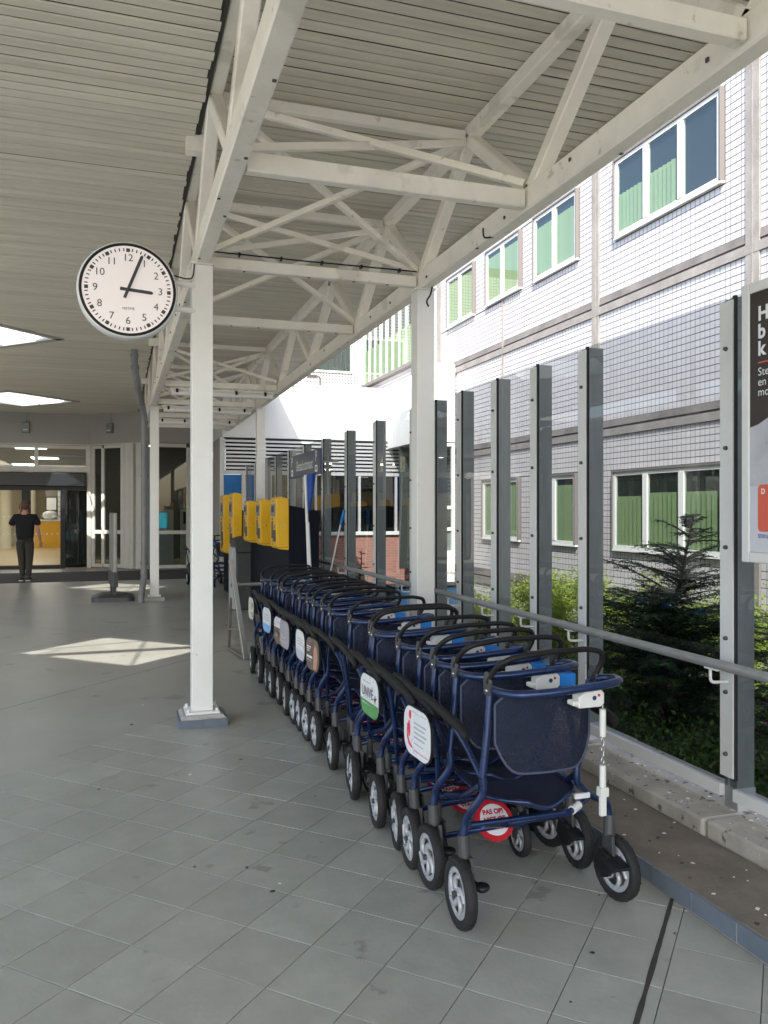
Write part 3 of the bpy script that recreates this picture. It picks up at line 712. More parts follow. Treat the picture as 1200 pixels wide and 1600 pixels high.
def window(y0, y1, z0, z1, n, bl):
    """frame standing in a shallow recess; n panes; bl = blind height fraction for each pane"""
    w_ = MB(); x0, x1 = XF-.050, XF-.008; e = .055
    w_.box(x0, x1, y0, y0+e, z0, z1); w_.box(x0, x1, y1-e, y1, z0, z1); w_.box(x0, x1, y0+e, y1-e, z1-e, z1); w_.box(x0, x1, y0+e, y1-e, z0, z0+e)
    for k in range(1, n):
        y = y0+(y1-y0)*k/n; w_.box(x0-.012, x1, y-.05, y+.05, z0+e, z1-e)
    fr_ = w_.build('window', winf, hb)
    rv = MB(); rv.box(x0-.025, XF, y0-.030, y0-.002, z0, z1+.03); rv.box(x0-.025, XF, y1+.002, y1+.030, z0, z1+.03); rv.box(x0-.025, XF, y0, y1, z1+.002, z1+.03)
    rv.build('reveal', reveal, fr_)
    MB().box(x0-.014, XF, y0-.03, y1+.03, z0-.040, z0-.004).build('sill', winf, fr_, bevel=.006)
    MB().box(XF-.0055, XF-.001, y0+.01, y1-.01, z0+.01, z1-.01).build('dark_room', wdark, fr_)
    for k in range(n):
        a = y0+(y1-y0)*k/n+.052; b = y0+(y1-y0)*(k+1)/n-.052
        MB().add([(XF-.036, a, z0+e), (XF-.036, b, z0+e), (XF-.036, b, z1-e), (XF-.036, a, z1-e)], [(0, 1, 2, 3)]).build('pane', winp, fr_)
        h_ = bl[k % len(bl)]
        if h_ > 0:
            gap = .16*(b-a); vblind(fr_, XF-.018, a+.01+gap*.6, b-.02, z0+e, z0+e+(z1-z0-2*e)*h_)
BL = [(.6, .6, .6), (0, .58, .55), (.86, .86), (.92, .92), (.94, .94), (.6, .6, .6), (.74, .74, .70), (.9, .9), (.95, .95)]
for q, b in zip(wins, BL): window(*q, b)
# ribbon window with white fins, farther along
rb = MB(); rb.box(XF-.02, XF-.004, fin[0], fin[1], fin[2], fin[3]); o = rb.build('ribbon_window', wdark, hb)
MB().box(XF-.15, XF-.003, fin[0]-.1, fin[1]+.1, fin[2]-.09, fin[2]-.002).build('sill', reveal, o)
vblind(o, XF-.045, fin[0]+.05, fin[1]-.05, fin[2]+.02, fin[2]+(fin[3]-fin[2])*.55)
MB().add([(XF-.09, fin[0], fin[2]), (XF-.09, fin[1], fin[2]), (XF-.09, fin[1], fin[3]), (XF-.09, fin[0], fin[3])], [(0, 1, 2, 3)]).build('pane', winp, o)
fme = MB().box(-.105, -.024, -.03, .03, fin[2], fin[3]).mesh('fin', winf)
for k in range(11): share('fin', fme, o, (XF-ORG[o.name].x, fin[0]+(fin[1]-fin[0])*k/10, 0)).location = (0, fin[0]+(fin[1]-fin[0])*k/10-ORG[hb.name].y, .5)
for q in list(o.children):
    if q.name.startswith('fin'): q.location.x = 0
# wing returning across the far end
hw = thing('rear_hospital_wing', 'far hospital wing of white tiles with a blue reflecting window above the low roof', 'building', (4, YE, 4))
MB().box(-3, XF-.05, YE, YE+.4, 4.4, 9.6).build('wall', fgrout, hw)
rt = MB(); TP2 = .10
win2 = (5.55, 6.95, 5.85, 7.0)
for (a, b, c, d) in rects(1.5, XF-.06, 4.5, 9.3, [win2, (1, 8, 5.12, 5.34)]):
    nx = max(1, round((b-a)/TP2)); nz = max(1, round((d-c)/TP2)); sx_, sz_ = (b-a)/nx, (d-c)/nz
    for p in range(nx):
        for q in range(nz):
            x0, x1, z0, z1 = a+sx_*p+.010, a+sx_*(p+1)-.010, c+sz_*q+.010, c+sz_*(q+1)-.010; y = YE-.004
            rt.add([(x0, y, z0), (x1, y, z0), (x1, y, z1), (x0, y, z1), (x0, YE, z0), (x1, YE, z0), (x1, YE, z1), (x0, YE, z1)], [(0, 1, 2, 3), (0, 4, 5, 1), (1, 5, 6, 2), (2, 6, 7, 3), (3, 7, 4, 0)])
rt.build('facade_tile_field', ftiles, hw, kind='stuff', fix=False)
MB().box(1.5, XF-.06, YE-.03, YE-.001, 5.13, 5.33).build('string_course', aggr, hw)
m_ = MB(); e = .06; a, b, c, d = win2
m_.box(a, a+e, YE-.05, YE-.002, c, d); m_.box(b-e, b, YE-.05, YE-.002, c, d); m_.box(a+e, b-e, YE-.05, YE-.002, d-e, d); m_.box(a+e, b-e, YE-.05, YE-.002, c, c+e)
o = m_.build('window', winf, hw); MB().add([(a, YE-.03, c), (b, YE-.03, c), (b, YE-.03, d), (a, YE-.03, d)], [(0, 1, 2, 3)]).build('pane', winp, o)
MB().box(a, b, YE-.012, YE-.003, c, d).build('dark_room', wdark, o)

# ================================================================== LOW WHITE LINK BUILDING
YB = 19.0; x0 = 2.32
lb = thing('link_building', 'low link building with bright white fascia, louvre band and brick base', 'building', (4.7, YB, -.5))
MB().box(x0, XF-.04, YB, YB+3.3, 3.30, 4.57).build('fascia_panel', whitew, lb, bevel=.01)
MB().box(x0-.02, XF-.04, YB-.03, YB+3.3, 4.571, 4.61).build('roof_edge', whitew, lb)
MB().box(x0+.02, XF-.04, YB-.012, YB-.001, 3.255, 3.298).build('shadow_gap', black, lb)
MB().box(x0+.1, XF-.05, YB+.10, YB+.2, 2.52, 3.28).build('louvre_backing', navy, lb)
lme = MB(); lme.add([(x0+.03, -.06, 0), (XF-.06, -.06, 0), (XF-.06, .04, .035), (x0+.03, .04, .035), (x0+.03, -.06, .050), (XF-.06, -.06, .050), (XF-.06, .04, .057), (x0+.03, .04, .057)],
        [(0, 3, 2, 1), (4, 5, 6, 7), (0, 1, 5, 4), (1, 2, 6, 5), (2, 3, 7, 6), (3, 0, 4, 7)]); lme = lme.mesh('louvre_slat', louvm)
for k in range(8): share('louvre_slat', lme, lb, (0, YB, 2.56+.09*k))
lp_ = MB().box(x0+.02, x0+.06, YB-.07, YB+.06, 2.5, 3.26); lp_.box(3.3, 3.34, YB-.02, YB+.06, 2.5, 3.26); lp_.build('louvre_post', louvm, lb)
MB().box(x0+.02, XF-.05, YB-.02, YB+.12, 2.44, 2.53).build('head_rail', louvm, lb)
MB().box(3.45, XF-.05, YB, YB+.25, -.6, .98).build('brick_base', brickm, lb)
MB().box(3.4, XF-.05, YB-.06, YB+.1, .982, 1.07).build('sill', whitew, lb, bevel=.01)
m_ = MB()
for x in (3.45, 4.55, 5.65, 6.6): m_.box(x-.03, x+.03, YB-.01, YB+.08, 1.072, 2.438)
o = m_.build('window', louvm, lb)
for a, b in ((3.48, 4.52), (4.58, 5.62), (5.68, 6.57), (6.63, 7.1)):
    MB().add([(a, YB+.03, 1.08), (b, YB+.03, 1.08), (b, YB+.03, 2.43), (a, YB+.03, 2.43)], [(0, 1, 2, 3)]).build('pane', lobbyp, o)
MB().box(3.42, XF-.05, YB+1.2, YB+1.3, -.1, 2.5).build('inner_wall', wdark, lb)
MB().box(x0+.03, 2.76, YB-.01, YB+.08, 0, 2.43).build('door', bluep, lb); MB().box(2.765, 2.95, YB-.03, YB+.09, 0, 2.435).build('door_frame', framew, lb); MB().box(2.955, 3.40, YB-.01, YB+.08, 0, 2.43).build('door', bluep, lb)
MB().box(x0-.05, x0+.02, YB, YB+3.3, 0, 3.295).build('side_wall', greyf, lb); MB().box(x0-.06, x0+.025, YB-.05, YB-.001, 0, 3.29).build('corner_post', louvm, lb)
# projecting porch at the facade end
vb = thing('porch_annex', 'white porch annex with a tall window between the link building and the tiled wing', 'building', (6.5, 16.6, -.5))
VY = 16.6
m_ = MB(); m_.add([(6.36, VY, 3.12), (XF-.04, VY, 3.12), (XF-.04, VY, 4.86), (6.75, VY, 4.86), (6.36, VY, 4.56), (6.36, YB-.05, 3.12), (XF-.04, YB-.05, 3.12), (XF-.04, YB-.05, 4.86), (6.75, YB-.05, 4.86), (6.36, YB-.05, 4.56)],
      [(0, 1, 2, 3, 4), (9, 8, 7, 6, 5), (0, 5, 6, 1), (1, 6, 7, 2), (2, 7, 8, 3), (3, 8, 9, 4), (4, 9, 5, 0)]); m_.build('fascia_panel', whitew, vb)
MB().box(6.4, XF-.04, VY+.02, VY+.10, -.5, .2).build('plinth', whitew, vb)
m_ = MB(); e = .08
for x in (6.4, XF-.04-e): m_.box(x, x+e, VY+.0, VY+.09, .202, 3.10)
for z in (.202, 1.14, 1.62, 3.02): m_.box(6.485, XF-.125, VY+.005, VY+.085, z, z+e-.002)
o = m_.build('window', winf, vb); MB().add([(6.45, VY+.05, .7), (7.1, VY+.05, .7), (7.1, VY+.05, 3.05), (6.45, VY+.05, 3.05)], [(0, 1, 2, 3)]).build('pane', lobbyp, o)
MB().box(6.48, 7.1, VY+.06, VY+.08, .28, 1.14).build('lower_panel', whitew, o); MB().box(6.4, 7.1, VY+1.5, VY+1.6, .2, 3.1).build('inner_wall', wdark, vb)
t = thing('roof_lamp', 'small brown lamp on a bent post on the low white roof', 'lamp', (4.95, 20.2, 4.6))
MB().tube(fil([(4.95, 20.2, 4.60), (4.95, 20.2, 5.02), (4.72, 20.2, 5.03)], .04), .022, 8).build('post', bark, t); MB().box(4.62, 4.86, 20.14, 20.26, 5.0, 5.05).build('head', bark, t)
t = thing('utility_cabinet', 'low white outdoor cabinet with a light blue band behind the glass screen', 'cabinet', (4.5, 11.8, -.5))
MB().box(4.05, 5.2, 11.6, 12.1, -.5, .13).build('body', whitew, t, bevel=.01); MB().box(4.03, 5.22, 11.58, 12.12, .132, .40).build('band', bluepr, t, bevel=.01); MB().box(4.0, 5.25, 11.56, 12.14, .402, .43).build('lid', black, t)

# ================================================================== ENTRANCE
en = thing('entrance_facade', 'grey entrance fascia with glazed white framed panels under the canopy', 'entrance', (-1, 23, 0))
A = V((-.72, 23.85, 0)); B = V((.66, 22.50, 0)); u1 = (B-A).normalized(); n1 = V((u1.y, -u1.x, 0)); L1 = (B-A).length; ux = V((1, 0, 0)); nx_ = V((0, -1, 0))
FZ = 3.42
m_ = MB(); m_.obox((-8, A.y, 0), ux, nx_, 0, A.x+8, -.2, 0, FZ, 4.26); m_.obox(A, u1, n1, 0, L1+.05, -.2, 0, FZ, 4.26); m_.obox(B, ux, nx_, 0, 3.0, -.2, 0, FZ, 4.44); m_.build('fascia_panel', greyf, en)
m_ = MB(); m_.obox((-8, A.y, 0), ux, nx_, 0, A.x+8-.02, -.02, .025, FZ-.03, FZ-.002); m_.obox(A, u1, n1, 0.01, L1, -.02, .025, FZ-.03, FZ-.002); m_.build('drip_strip', framew, en)
# angled glazing
m_ = MB(); F = lambda a0, a1, z0, z1, d0=-.06, d1=.0: m_.obox(A, u1, n1, a0, a1, d0, d1, z0, z1)
F(.0, .16, .03, 3.38); F(.42, .52, .12, 3.30); F(1.12, 1.24, .03, 3.38)
for z0, z1 in ((.03, .12), (.95, 1.05), (3.30, 3.38)): F(.161, .419, z0, z1); F(.521, 1.119, z0, z1)
o = m_.build('glazed_screen', framew, en)
for a, b in ((.16, .42), (.52, 1.12)):
    for z0, z1 in ((.12, .95), (1.05, 3.3)):
        q = [A+u1*a-n1*.03, A+u1*b-n1*.03]; MB().add([q[0]+V((0, 0, z0)), q[1]+V((0, 0, z0)), q[1]+V((0, 0, z1)), q[0]+V((0, 0, z1))], [(0, 1, 2, 3)]).build('pane', lobbyp, o)
m_ = MB(); [m_.obox(A, u1, n1, a, a+.10, -.10, .02+.02*k, .02, 3.40) for k, a in enumerate((1.27, 1.39, 1.52))]; m_.obox(A, u1, n1, 1.64, L1+.1, -.12, -.02, .02, 3.40); m_.build('pilaster', framew, en)
MB().obox(B, ux, nx_, .06, .22, -.1, .0, .05, 3.3).build('blue_panel', bluep, en)
# straight glazing to the right
m_ = MB(); F = lambda a0, a1, z0, z1: m_.obox(B, ux, nx_, a0, a1, -.06, 0, z0, z1)
F(.24, .34, .03, 3.4); F(1.12, 1.22, .12, 3.3); F(1.58, 1.72, .03, 3.4)
for z0, z1 in ((.03, .12), (.95, 1.05), (3.30, 3.40)): F(.341, 1.119, z0, z1); F(1.221, 1.579, z0, z1)
o = m_.build('glazed_screen', framew, en)
for a, b in ((.34, 1.12), (1.22, 1.58)):
    for z0, z1 in ((.12, .95), (1.05, 3.3)):
        y = B.y+.03; MB().add([(B.x+a, y, z0), (B.x+b, y, z0), (B.x+b, y, z1), (B.x+a, y, z1)], [(0, 1, 2, 3)]).build('pane', lobbyp, o)
# transom band over the doors
m_ = MB(); F = lambda a0, a1, z0, z1: m_.obox((-8, A.y, 0), ux, nx_, a0, a1, -.08, -.01, z0, z1)
zt0, zt1 = 2.70, 3.38
F(0, 7.27, zt1-.09, zt1); F(0, 7.27, zt0-.05, zt0+.11)
for a in (1.9, 3.9, 5.85, 7.17): F(a, a+.10, zt0+.111, zt1-.091)
o = m_.build('transom', framew, en)
for a, b in ((0, 1.9), (2.0, 3.9), (4.0, 5.85), (5.95, 7.17)):
    y = A.y+.04; MB().add([(-8+a, y, zt0+.1), (-8+b, y, zt0+.1), (-8+b, y, zt1-.08), (-8+a, y, zt1-.08)], [(0, 1, 2, 3)]).build('pane', winp, o)
MB().box(-8, -5.2, A.y-.05, A.y+.15, 0, 2.64).build('wall', greyf, en)
MB().box(-.80, -.70, A.y-.07, A.y+.02, 0, 3.40).build('door_post', framew, en)
# revolving door
rd = thing('revolving_door', 'large black framed revolving door at the entrance', 'door', (-2.9, 24.6, 0))
m_ = MB(); m_.box(-5.1, -.82, A.y-.22, A.y+.3, 2.25, 2.62); m_.build('drum_canopy', blackr, rd, bevel=.02)
MB().box(-5.1, -.82, A.y-.12, A.y+.2, 2.14, 2.248).build('header', black, rd)
for x in (-4.95, -3.12, -2.34, -1.42): MB().box(x-.11 if x in (-2.34,) else x-.06, x+.11 if x in (-2.34,) else x+.06, A.y-.12, A.y-.02, .0, 2.138).build('door_post', black, rd)
MB().box(-5.1, -1.4, A.y-.1, A.y+.1, 0.001, .10).build('threshold', black, rd)
m_ = MB(); cg = MB()
P = [(-1.38+.58*math.sin(a), A.y+.48-.62*math.cos(a)+.10) for a in [R(q) for q in range(0, 80, 13)]]
for (xa, ya), (xb, yb) in zip(P, P[1:]): cg.add([(xa, ya, .12), (xb, yb, .12), (xb, yb, 2.14), (xa, ya, 2.14)], [(0, 1, 2, 3)])
cg.build('curved_glass', lobbyp, rd)
m_.tube([(x, y, .06) for x, y in P], .05, 6); m_.tube([(P[3][0], P[3][1], .1), (P[3][0], P[3][1], 2.14)], .025, 6); m_.tube([(P[-1][0], P[-1][1], 0), (P[-1][0], P[-1][1], 2.14)], .05, 6); m_.tube([(P[1][0]+.02, P[1][1]-.06, .4), (P[1][0]+.02, P[1][1]-.06, 1.9)], .018, 6); m_.build('curved_frame', black, rd)
MB().box(-1.42, -.74, A.y+.75, A.y+.80, 0, 2.3).build('dark_backing', blackr, rd)  # added dark panel that makes the curved glass side read dark
dots = MB()
for z in (.95, 1.42):
    for k in range(26): dots.lathe([(0, 0), (.020, 0)], (-4.8+k*.135, A.y+.02, z), 'y', 8)
dots.build('safety_dots', pwhite, rd)
MB().add([(-4.9, A.y+.03, .1), (-1.45, A.y+.03, .1), (-1.45, A.y+.03, 2.14), (-4.9, A.y+.03, 2.14)], [(0, 1, 2, 3)]).build('door_glass', clearp, rd)
# lobby interior
lo = thing('lobby_interior', 'brightly lit lobby seen through the entrance doors', 'lobby', (-2, 30, 0))
MB().box(-8, 2.3, 23.62, 43, -.3, .0).build('lobby_floor', lobf, lo)
MB().box(-8, 2.3, 42.6, 43, 0, 4.2).build('back_wall', cream, lo); MB().box(-8.3, -8.0, 23.9, 43, 0, 4.2).build('side_wall', cream, lo); MB().box(2.3, 2.6, 22.6, 43, 0, 4.2).build('side_wall', lobw, lo)
MB().box(-8.3, 2.6, 24.06, 43, 3.6, 4.2).build('ceiling', lobw, lo); MB().box(-.9, 2.3, 27.5, 27.7, 0, 3.6).build('partition', lobw, lo); MB().box(-8.3, 2.6, 22.75, 43, 4.45, 6.5).build('upper_block', greyf, lo)
MB().box(-3.05, -1.0, 39.0, 39.2, 0, 2.6).build('dark_partition', lobw, lo)
for x, y, lab in ((-5.4, 27.5, 'near left'), (-2.6, 27.5, 'near right'), (-5.4, 33, 'middle left'), (-2.6, 33, 'middle right'), (-3.8, 38, 'farthest'), (1.0, 25.6, 'small')):
    t = thing('ceiling_lamp', lab+' lit square ceiling panel in the lobby '+('behind the right glazing' if x > 0 else 'beyond the revolving door'), 'ceiling light', (x, y, 3.58), 'lit ceiling panels in the lobby'); h_ = .45 if y > 26 else .13
    MB().box(x-h_-.03, x+h_+.03, y-h_-.03, y+h_+.03, 3.565, 3.598).build('frame', whitew, t); MB().box(x-h_, x+h_, y-h_, y+h_, 3.55, 3.564).build('diffuser', lampm, t)
for x, y, r, lab in ((-4.35, 36.2, .22, 'round cream lobby column, left of the person'), (-3.85, 40.5, .28, 'wide cream lobby column just beside the person')):
    o = MB().lathe([(r*1.25, 0), (r*1.25, .06), (r, .08), (r, 3.6)], (x, y, 0), n=20).build('lobby_column', cream); tag(o, lab, 'column')
t = thing('reception_counter', 'yellow reception counter inside the lobby beyond the person', 'counter', (-2.75, 37.5, 0))
MB().box(-3.35, -2.25, 37.3, 38.2, 0, 1.12).build('body', yelc, t, bevel=.01); MB().box(-3.4, -2.2, 37.25, 38.25, 1.122, 1.18).build('top', pwhite, t); MB().box(-3.2, -2.42, 37.28, 37.298, .15, .9).build('door_panel', yelc, t, bevel=.004)
o = MB().sphere((-2.75, 37.7, 1.38), .33, .2, .20, 10, 6).build('plastic_bag', pwhite); tag(o, 'crumpled white plastic bag on the yellow counter', 'bag')
t = thing('wall_notice', 'framed notice on the lobby wall above the yellow counter', 'notice', (-2.9, 38.9, 2)); MB().box(-3.05, -2.55, 38.94, 38.99, 1.55, 2.2).build('frame', black, t); MB().box(-3.0, -2.6, 38.93, 38.938, 1.6, 2.15).build('print', pwhite, t)
t = thing('brochure_rack', 'tall wire brochure rack behind the yellow counter', 'rack', (-2.35, 38.7, 0))
m_ = MB()
for k in range(7): m_.box(-2.5, -2.1, 38.6, 38.72, .9+.22*k, 1.06+.22*k)
m_.build('brochures', pwhite, t); MB().box(-2.52, -2.08, 38.73, 38.76, 0, 2.5).build('back_frame', lgrey, t)
t = thing('info_kiosk', 'white information stand with turquoise screen behind the entrance glazing', 'kiosk', (1.25, 24.2, 0))
MB().box(.95, 1.55, 24.1, 24.3, 0, 1.62).build('body', pwhite, t, bevel=.01); MB().box(1.0, 1.36, 24.085, 24.098, 1.08, 1.52).build('screen', screenb, t); MB().box(1.75, 2.2, 24.1, 24.3, 0, 1.62).build('side_body', pwhite, t); MB().box(1.82, 2.1, 24.085, 24.098, 1.2, 1.55).build('dark_print', ink, t)
for x, y, lab in ((-2.36, A.y, 'small grey wall box on the fascia above the revolving door'), (-.16, 23.30, 'small grey wall box on the angled fascia near the downpipe')):
    n = nx_ if y == A.y else n1; u = ux if y == A.y else u1
    t = thing('wall_box', lab, 'junction box', (x, y, 3.85), 'grey boxes on the entrance fascia'); P0 = V((x, y, 0))
    MB().obox(P0, u, n, -.10, .10, .002, .10, 3.70, 3.98).build('housing', galv, t, bevel=.015); MB().obox(P0, u, n, -.06, .06, .101, .106, 3.76, 3.79).build('label_plate', pwhite, t); MB().tube([P0+n*.03+V((0, 0, 3.98)), P0+n*.03+V((0, 0, 4.24))], .014, 8).build('conduit', lgrey, t)

t = thing('side_wall', 'plain grey out-of-view wall added to block light from the far left of the entrance canopy', 'wall', (-7.9, 17, 0))  # unseen wall, added to cut side light under the far canopy
MB().box(-8.0, -7.8, 10.5, 23.8, -.3, 4.25).build('light_block_panel', greyf, t); MB().box(-8.03, -7.77, 10.45, 23.8, 4.252, 4.33).build('coping', alu, t)
# downpipe, pavement sign
t = thing('downpipe', 'grey plastic downpipe with bends beside the far left column', 'downpipe', (.45, 14.85, 0))
path = fil([(.27, 13.95, 4.25), (.27, 13.97, 4.02), (.36, 14.45, 3.55), (.45, 14.85, 3.30), (.45, 14.85, .42), (.40, 14.55, .16), (.39, 14.48, -.01)], .12)
MB().tube(path, .055, 12).build('pipe', pipe, t)
for p, d in (((.27, 13.955, 4.16), (0, 0, 1)), ((.28, 14.03, 3.97), (.1, .6, -.6)), ((.40, 14.65, 3.42), (.1, .6, -.6)), ((.45, 14.85, 3.14), (0, 0, 1)), ((.45, 14.85, 2.2), (0, 0, 1)), ((.45, 14.85, .66), (0, 0, 1)), ((.45, 14.85, .50), (0, 0, 1))):
    p = V(p); d = V(d).normalized()*.03; MB().tube([p-d, p+d], .067, 12).build('socket', pipe, t)
t = thing('pavement_sign', 'grey framed pavement sign seen edge on with black rubber base', 'sign', (-.06, 15.2, 0))
sd = V((.050, -.50, 0)).normalized(); sn = V((-sd.y, sd.x, 0)); SO = V((-.07, 15.15, 0))
MB().obox(SO, sd, sn, -.40, .40, -.028, .028, .30, 1.55).build('frame', stain, t, bevel=.008); MB().obox(SO, sd, sn, -.35, .35, -.034, .034, .35, 1.50).build('panel', galv, t); MB().obox(SO, sd, sn, -.41, .41, -.045, .045, .26, .52).build('lower_guard', rplast, t, bevel=.01)
for a in (-.22, .22): MB().obox(SO, sd, sn, a-.03, a+.03, -.03, .03, .10, .30).build('spring_post', rplast, t)
m_ = MB(); q = rrect(.72, .70, .12); n_ = len(q)
m_.add([SO+V((x, y, .0)) for x, y in q]+[SO+V((x, y, .07)) for x, y in q]+[SO+V((x*.55, y*.6, .125)) for x, y in q], [(i, (i+1) % n_, n_+(i+1) % n_, n_+i) for i in range(n_)]+[(n_+i, n_+(i+1) % n_, 2*n_+(i+1) % n_, 2*n_+i) for i in range(n_)]+[tuple(range(2*n_, 3*n_))]); m_.build('base', rplast, t)

# ================================================================== CLOCK
cc = V((.073, 6.09, 3.17)); CR = .335
t = thing('clock', 'large round double sided clock showing three minutes past three, bracketed to the nearest column', 'clock', cc)
MB().lathe([(0, -.062), (CR-.012, -.062), (CR-.004, -.064), (CR+.006, -.058), (CR+.012, -.04), (CR+.012, .04), (CR+.006, .058), (CR-.012, .062), (0, .062)], cc, 'y', 64).build('case', alu, t)
MB().lathe([(CR-.024, -.0655), (CR-.022, -.069), (CR-.006, -.069), (CR-.004, -.0645)], cc, 'y', 64).build('bezel', black, t)
MB().lathe([(0, -.0635), (CR-.023, -.0635)], cc, 'y', 64).build('face', clockf, t)
tick = MB()
for k in range(60):
    a = 2*math.pi*k/60; d = V((math.sin(a), 0, math.cos(a))); e = V((d.z, 0, -d.x)); big = k % 5 == 0
    wd, r0 = (.013, .268) if big else (.0042, .272); r1 = .294; y = V((0, -.0645, 0))
    tick.add([cc+y+d*r0-e*wd, cc+y+d*r0+e*wd, cc+y+d*r1+e*wd, cc+y+d*r1-e*wd], [(0, 1, 2, 3)])
tick.build('minute_marks', ink, t, fix=False)
for k in range(1, 13):
    a = 2*math.pi*k/12; r = .222 if k != 12 else .226
    text('numeral', str(k), .072, cc+V((math.sin(a)*r, -.065, math.cos(a)*r)), (1, 0, 0), (0, 0, 1), ink, t, 0)
text('face_text', 'NISTIME', .026, cc+V((.003, -.065, -.135)), (1, 0, 0), (0, 0, 1), ink, t, 0, sx=.9)
def hand(ang, L0, L1, wd, y, nm):
    a = R(ang); d = V((math.sin(a), 0, math.cos(a))); e = V((d.z, 0, -d.x)); c = cc+V((0, y, 0))
    MB().prism([(-L0, -wd), (L1-wd, -wd), (L1, -wd*.3), (L1, wd*.3), (L1-wd, wd), (-L0, wd)], c, d, e, (0, -.003, 0)).build(nm, ink, t)
hand(94.5, .055, .172, .0115, -.068, 'hour_hand'); hand(21.5, .066, .266, .0105, -.074, 'minute_hand'); MB().lathe([(0, -.080), (.010, -.080), (.011, -.066)], cc, 'y', 16).build('hub', ink, t)
for dz in (.105, -.085): MB().tube([(cc.x+CR-.03, 6.12, cc.z+dz), (.55, 6.16, cc.z+dz)], .022, 10).build('arm', colpaint, t)
MB().tube(cr([(cc.x+CR-.02, 6.06, cc.z+.14), (.48, 6.10, cc.z+.135), (.53, 6.13, cc.z+.16), (.545, 6.14, cc.z+.26)], 5), .005, 6).build('cable', black, t)

# ================================================================== PAYMENT MACHINES, SIGN, BIN, STAND
def machine(label, y0, y1, n, z0, z1, zc, low):
    X = 2.0; t = thing('payment_machine', label, 'payment machine', (X+.2, (y0+y1)/2, 0), 'yellow parking payment machines')
    m_ = MB(); m_.add([(X+.03, y0+.02, 0), (X+.42, y0+.02, 0), (X+.42, y1, 0), (X+.03, y1, 0), (X+.03, y0+.02, zc), (X+.42, y0+.02, zc-.07), (X+.42, y1, zc-.07), (X+.03, y1, zc)], [(0, 3, 2, 1), (4, 5, 6, 7), (0, 1, 5, 4), (1, 2, 6, 5), (2, 3, 7, 6), (3, 0, 4, 7)])
    m_.build('cabinet', navy, t, bevel=.012); L = (y1-y0)/n
    D = .41 if low is not None else .52; xf = X-.13; H = z1-z0
    for k in range(n):
        a = y0+k*L; b = MB(); zt = z1-.012*k
        sec = [(xf, z0+.03), (xf+.03, z0), (X+.028, z0-.015), (X+.028, zt-.03), (xf+.05, zt), (xf, zt-.025)]
        b.prism(sec, (0, a, 0), (1, 0, 0), (0, 0, 1), (0, D, 0)); u = b.build('yellow_unit', yellow, t, bevel=.008)
        def pl(yb, ye, zb, ze, m, nm, dx=.004): MB().box(xf-dx, xf+.006, a+D*yb, a+D*ye, z0+H*zb, z0+H*ze).build(nm, m, u)
        pl(.16, .84, .62, .86, galv, 'display', .008); pl(.26, .70, .70, .82, ink, 'screen', .011); pl(.4, .6, .89, .94, galv, 'lamp'); pl(.56, .78, .20, .53, ink, 'card_slot'); pl(.10, .48, .14, .36, ink, 'keypad'); pl(.2, .42, .39, .46, galv, 'button'); pl(.58, .74, .55, .59, ink, 'mark')
        MB().box(xf+.012, X+.02, a-.0015, a+.003, z0+.02, z0+.024).build('seam', ink, u); MB().lathe([(0, -.004), (.009, -.004), (.009, .002)], (X-.05, a, z0+H*.42), 'y', 8).build('lock', chrome, u)
        if low is not None: text('digit', '1', .15, (xf-.003, a+D*.6, z0+.085), (0, -1, 0), (0, 0, 1), ink, u, .003)
        else: pl(.3, .7, .08, .16, ink, 'slot')
    return t
machine('nearest yellow payment machine with three units beside the rollators', 9.9, 13.4, 3, 1.115, 1.77, 1.66, 1)
machine('farther yellow payment machine with two lower hanging units, behind the dark bin', 13.86, 16.4, 2, .80, 1.90, 1.6, None)
t = thing('litter_bin', 'dark grey litter bin with slanted hood and light grey side panel', 'bin', (2.05, 14.35, 0))
def litter():
    y0 = 12.92; xa, xb = 1.70, 2.04; s_ = V((1.80, 13.05, 0))
    MB().box(xa+.10, xb, y0, y0+.46, .0, .92).build('body', dgrey, t, bevel=.015)
    m_ = MB(); m_.prism([(0, .925), (.40, .925), (.40, 1.165), (.13, 1.175), (-.03, 1.13)], (xa+.09, y0-.02, 0), (1, 0, 0), (0, 0, 1), (0, .50, 0)); m_.build('hood', dgrey, t, bevel=.01)
    MB().box(xa+.035, xa+.098, y0+.02, y0+.44, .02, 1.0).build('side_panel', lgrey, t, bevel=.006)
    MB().lathe([(0, -.012), (.012, -.012), (.012, 0)], (xa+.14, y0, .44), 'y', 10).build('lock', chrome, t)
litter()
t = thing('directional_sign', 'dark blue parking payment sign hung beside the glass screen', 'sign', (2.45, 10.9, 2))
s0, s1 = 9.98, 11.90; zc = 2.225
sg = MB().box(2.445, 2.47, s0, s1, zc-.165, zc+.165).build('panel', signb, t, bevel=.004)
text('sign_text', 'Betaalautomaat', .20, (2.441, (s0+s1)/2-.06, zc-.01), (0, -1, 0), (0, 0, 1), pwhite, sg, .001, sx=.82)
for y in (s0+.2, s1-.2):
    text('parking_letter', 'P', .19, (2.441, y, zc+.07), (0, -1, 0), (0, 0, 1), pwhite, sg, .004); m_ = MB()
    m_.box(2.440, 2.4445, y-.06, y+.06, zc-.13, zc-.04); m_.build('pictogram', pwhite, sg); MB().box(2.4385, 2.4398, y-.035, y+.02, zc-.10, zc-.065).build('pictogram_mark', signb, sg)
for y in (10.4, 11.5): MB().tube([(2.47, y, zc), (2.80, y, zc+.03)], .014, 8).build('bracket', lgrey, t)
t = thing('furled_banner', 'furled dark blue cloth banner on a leaning steel pole', 'banner', (2.26, 9.7, .08))
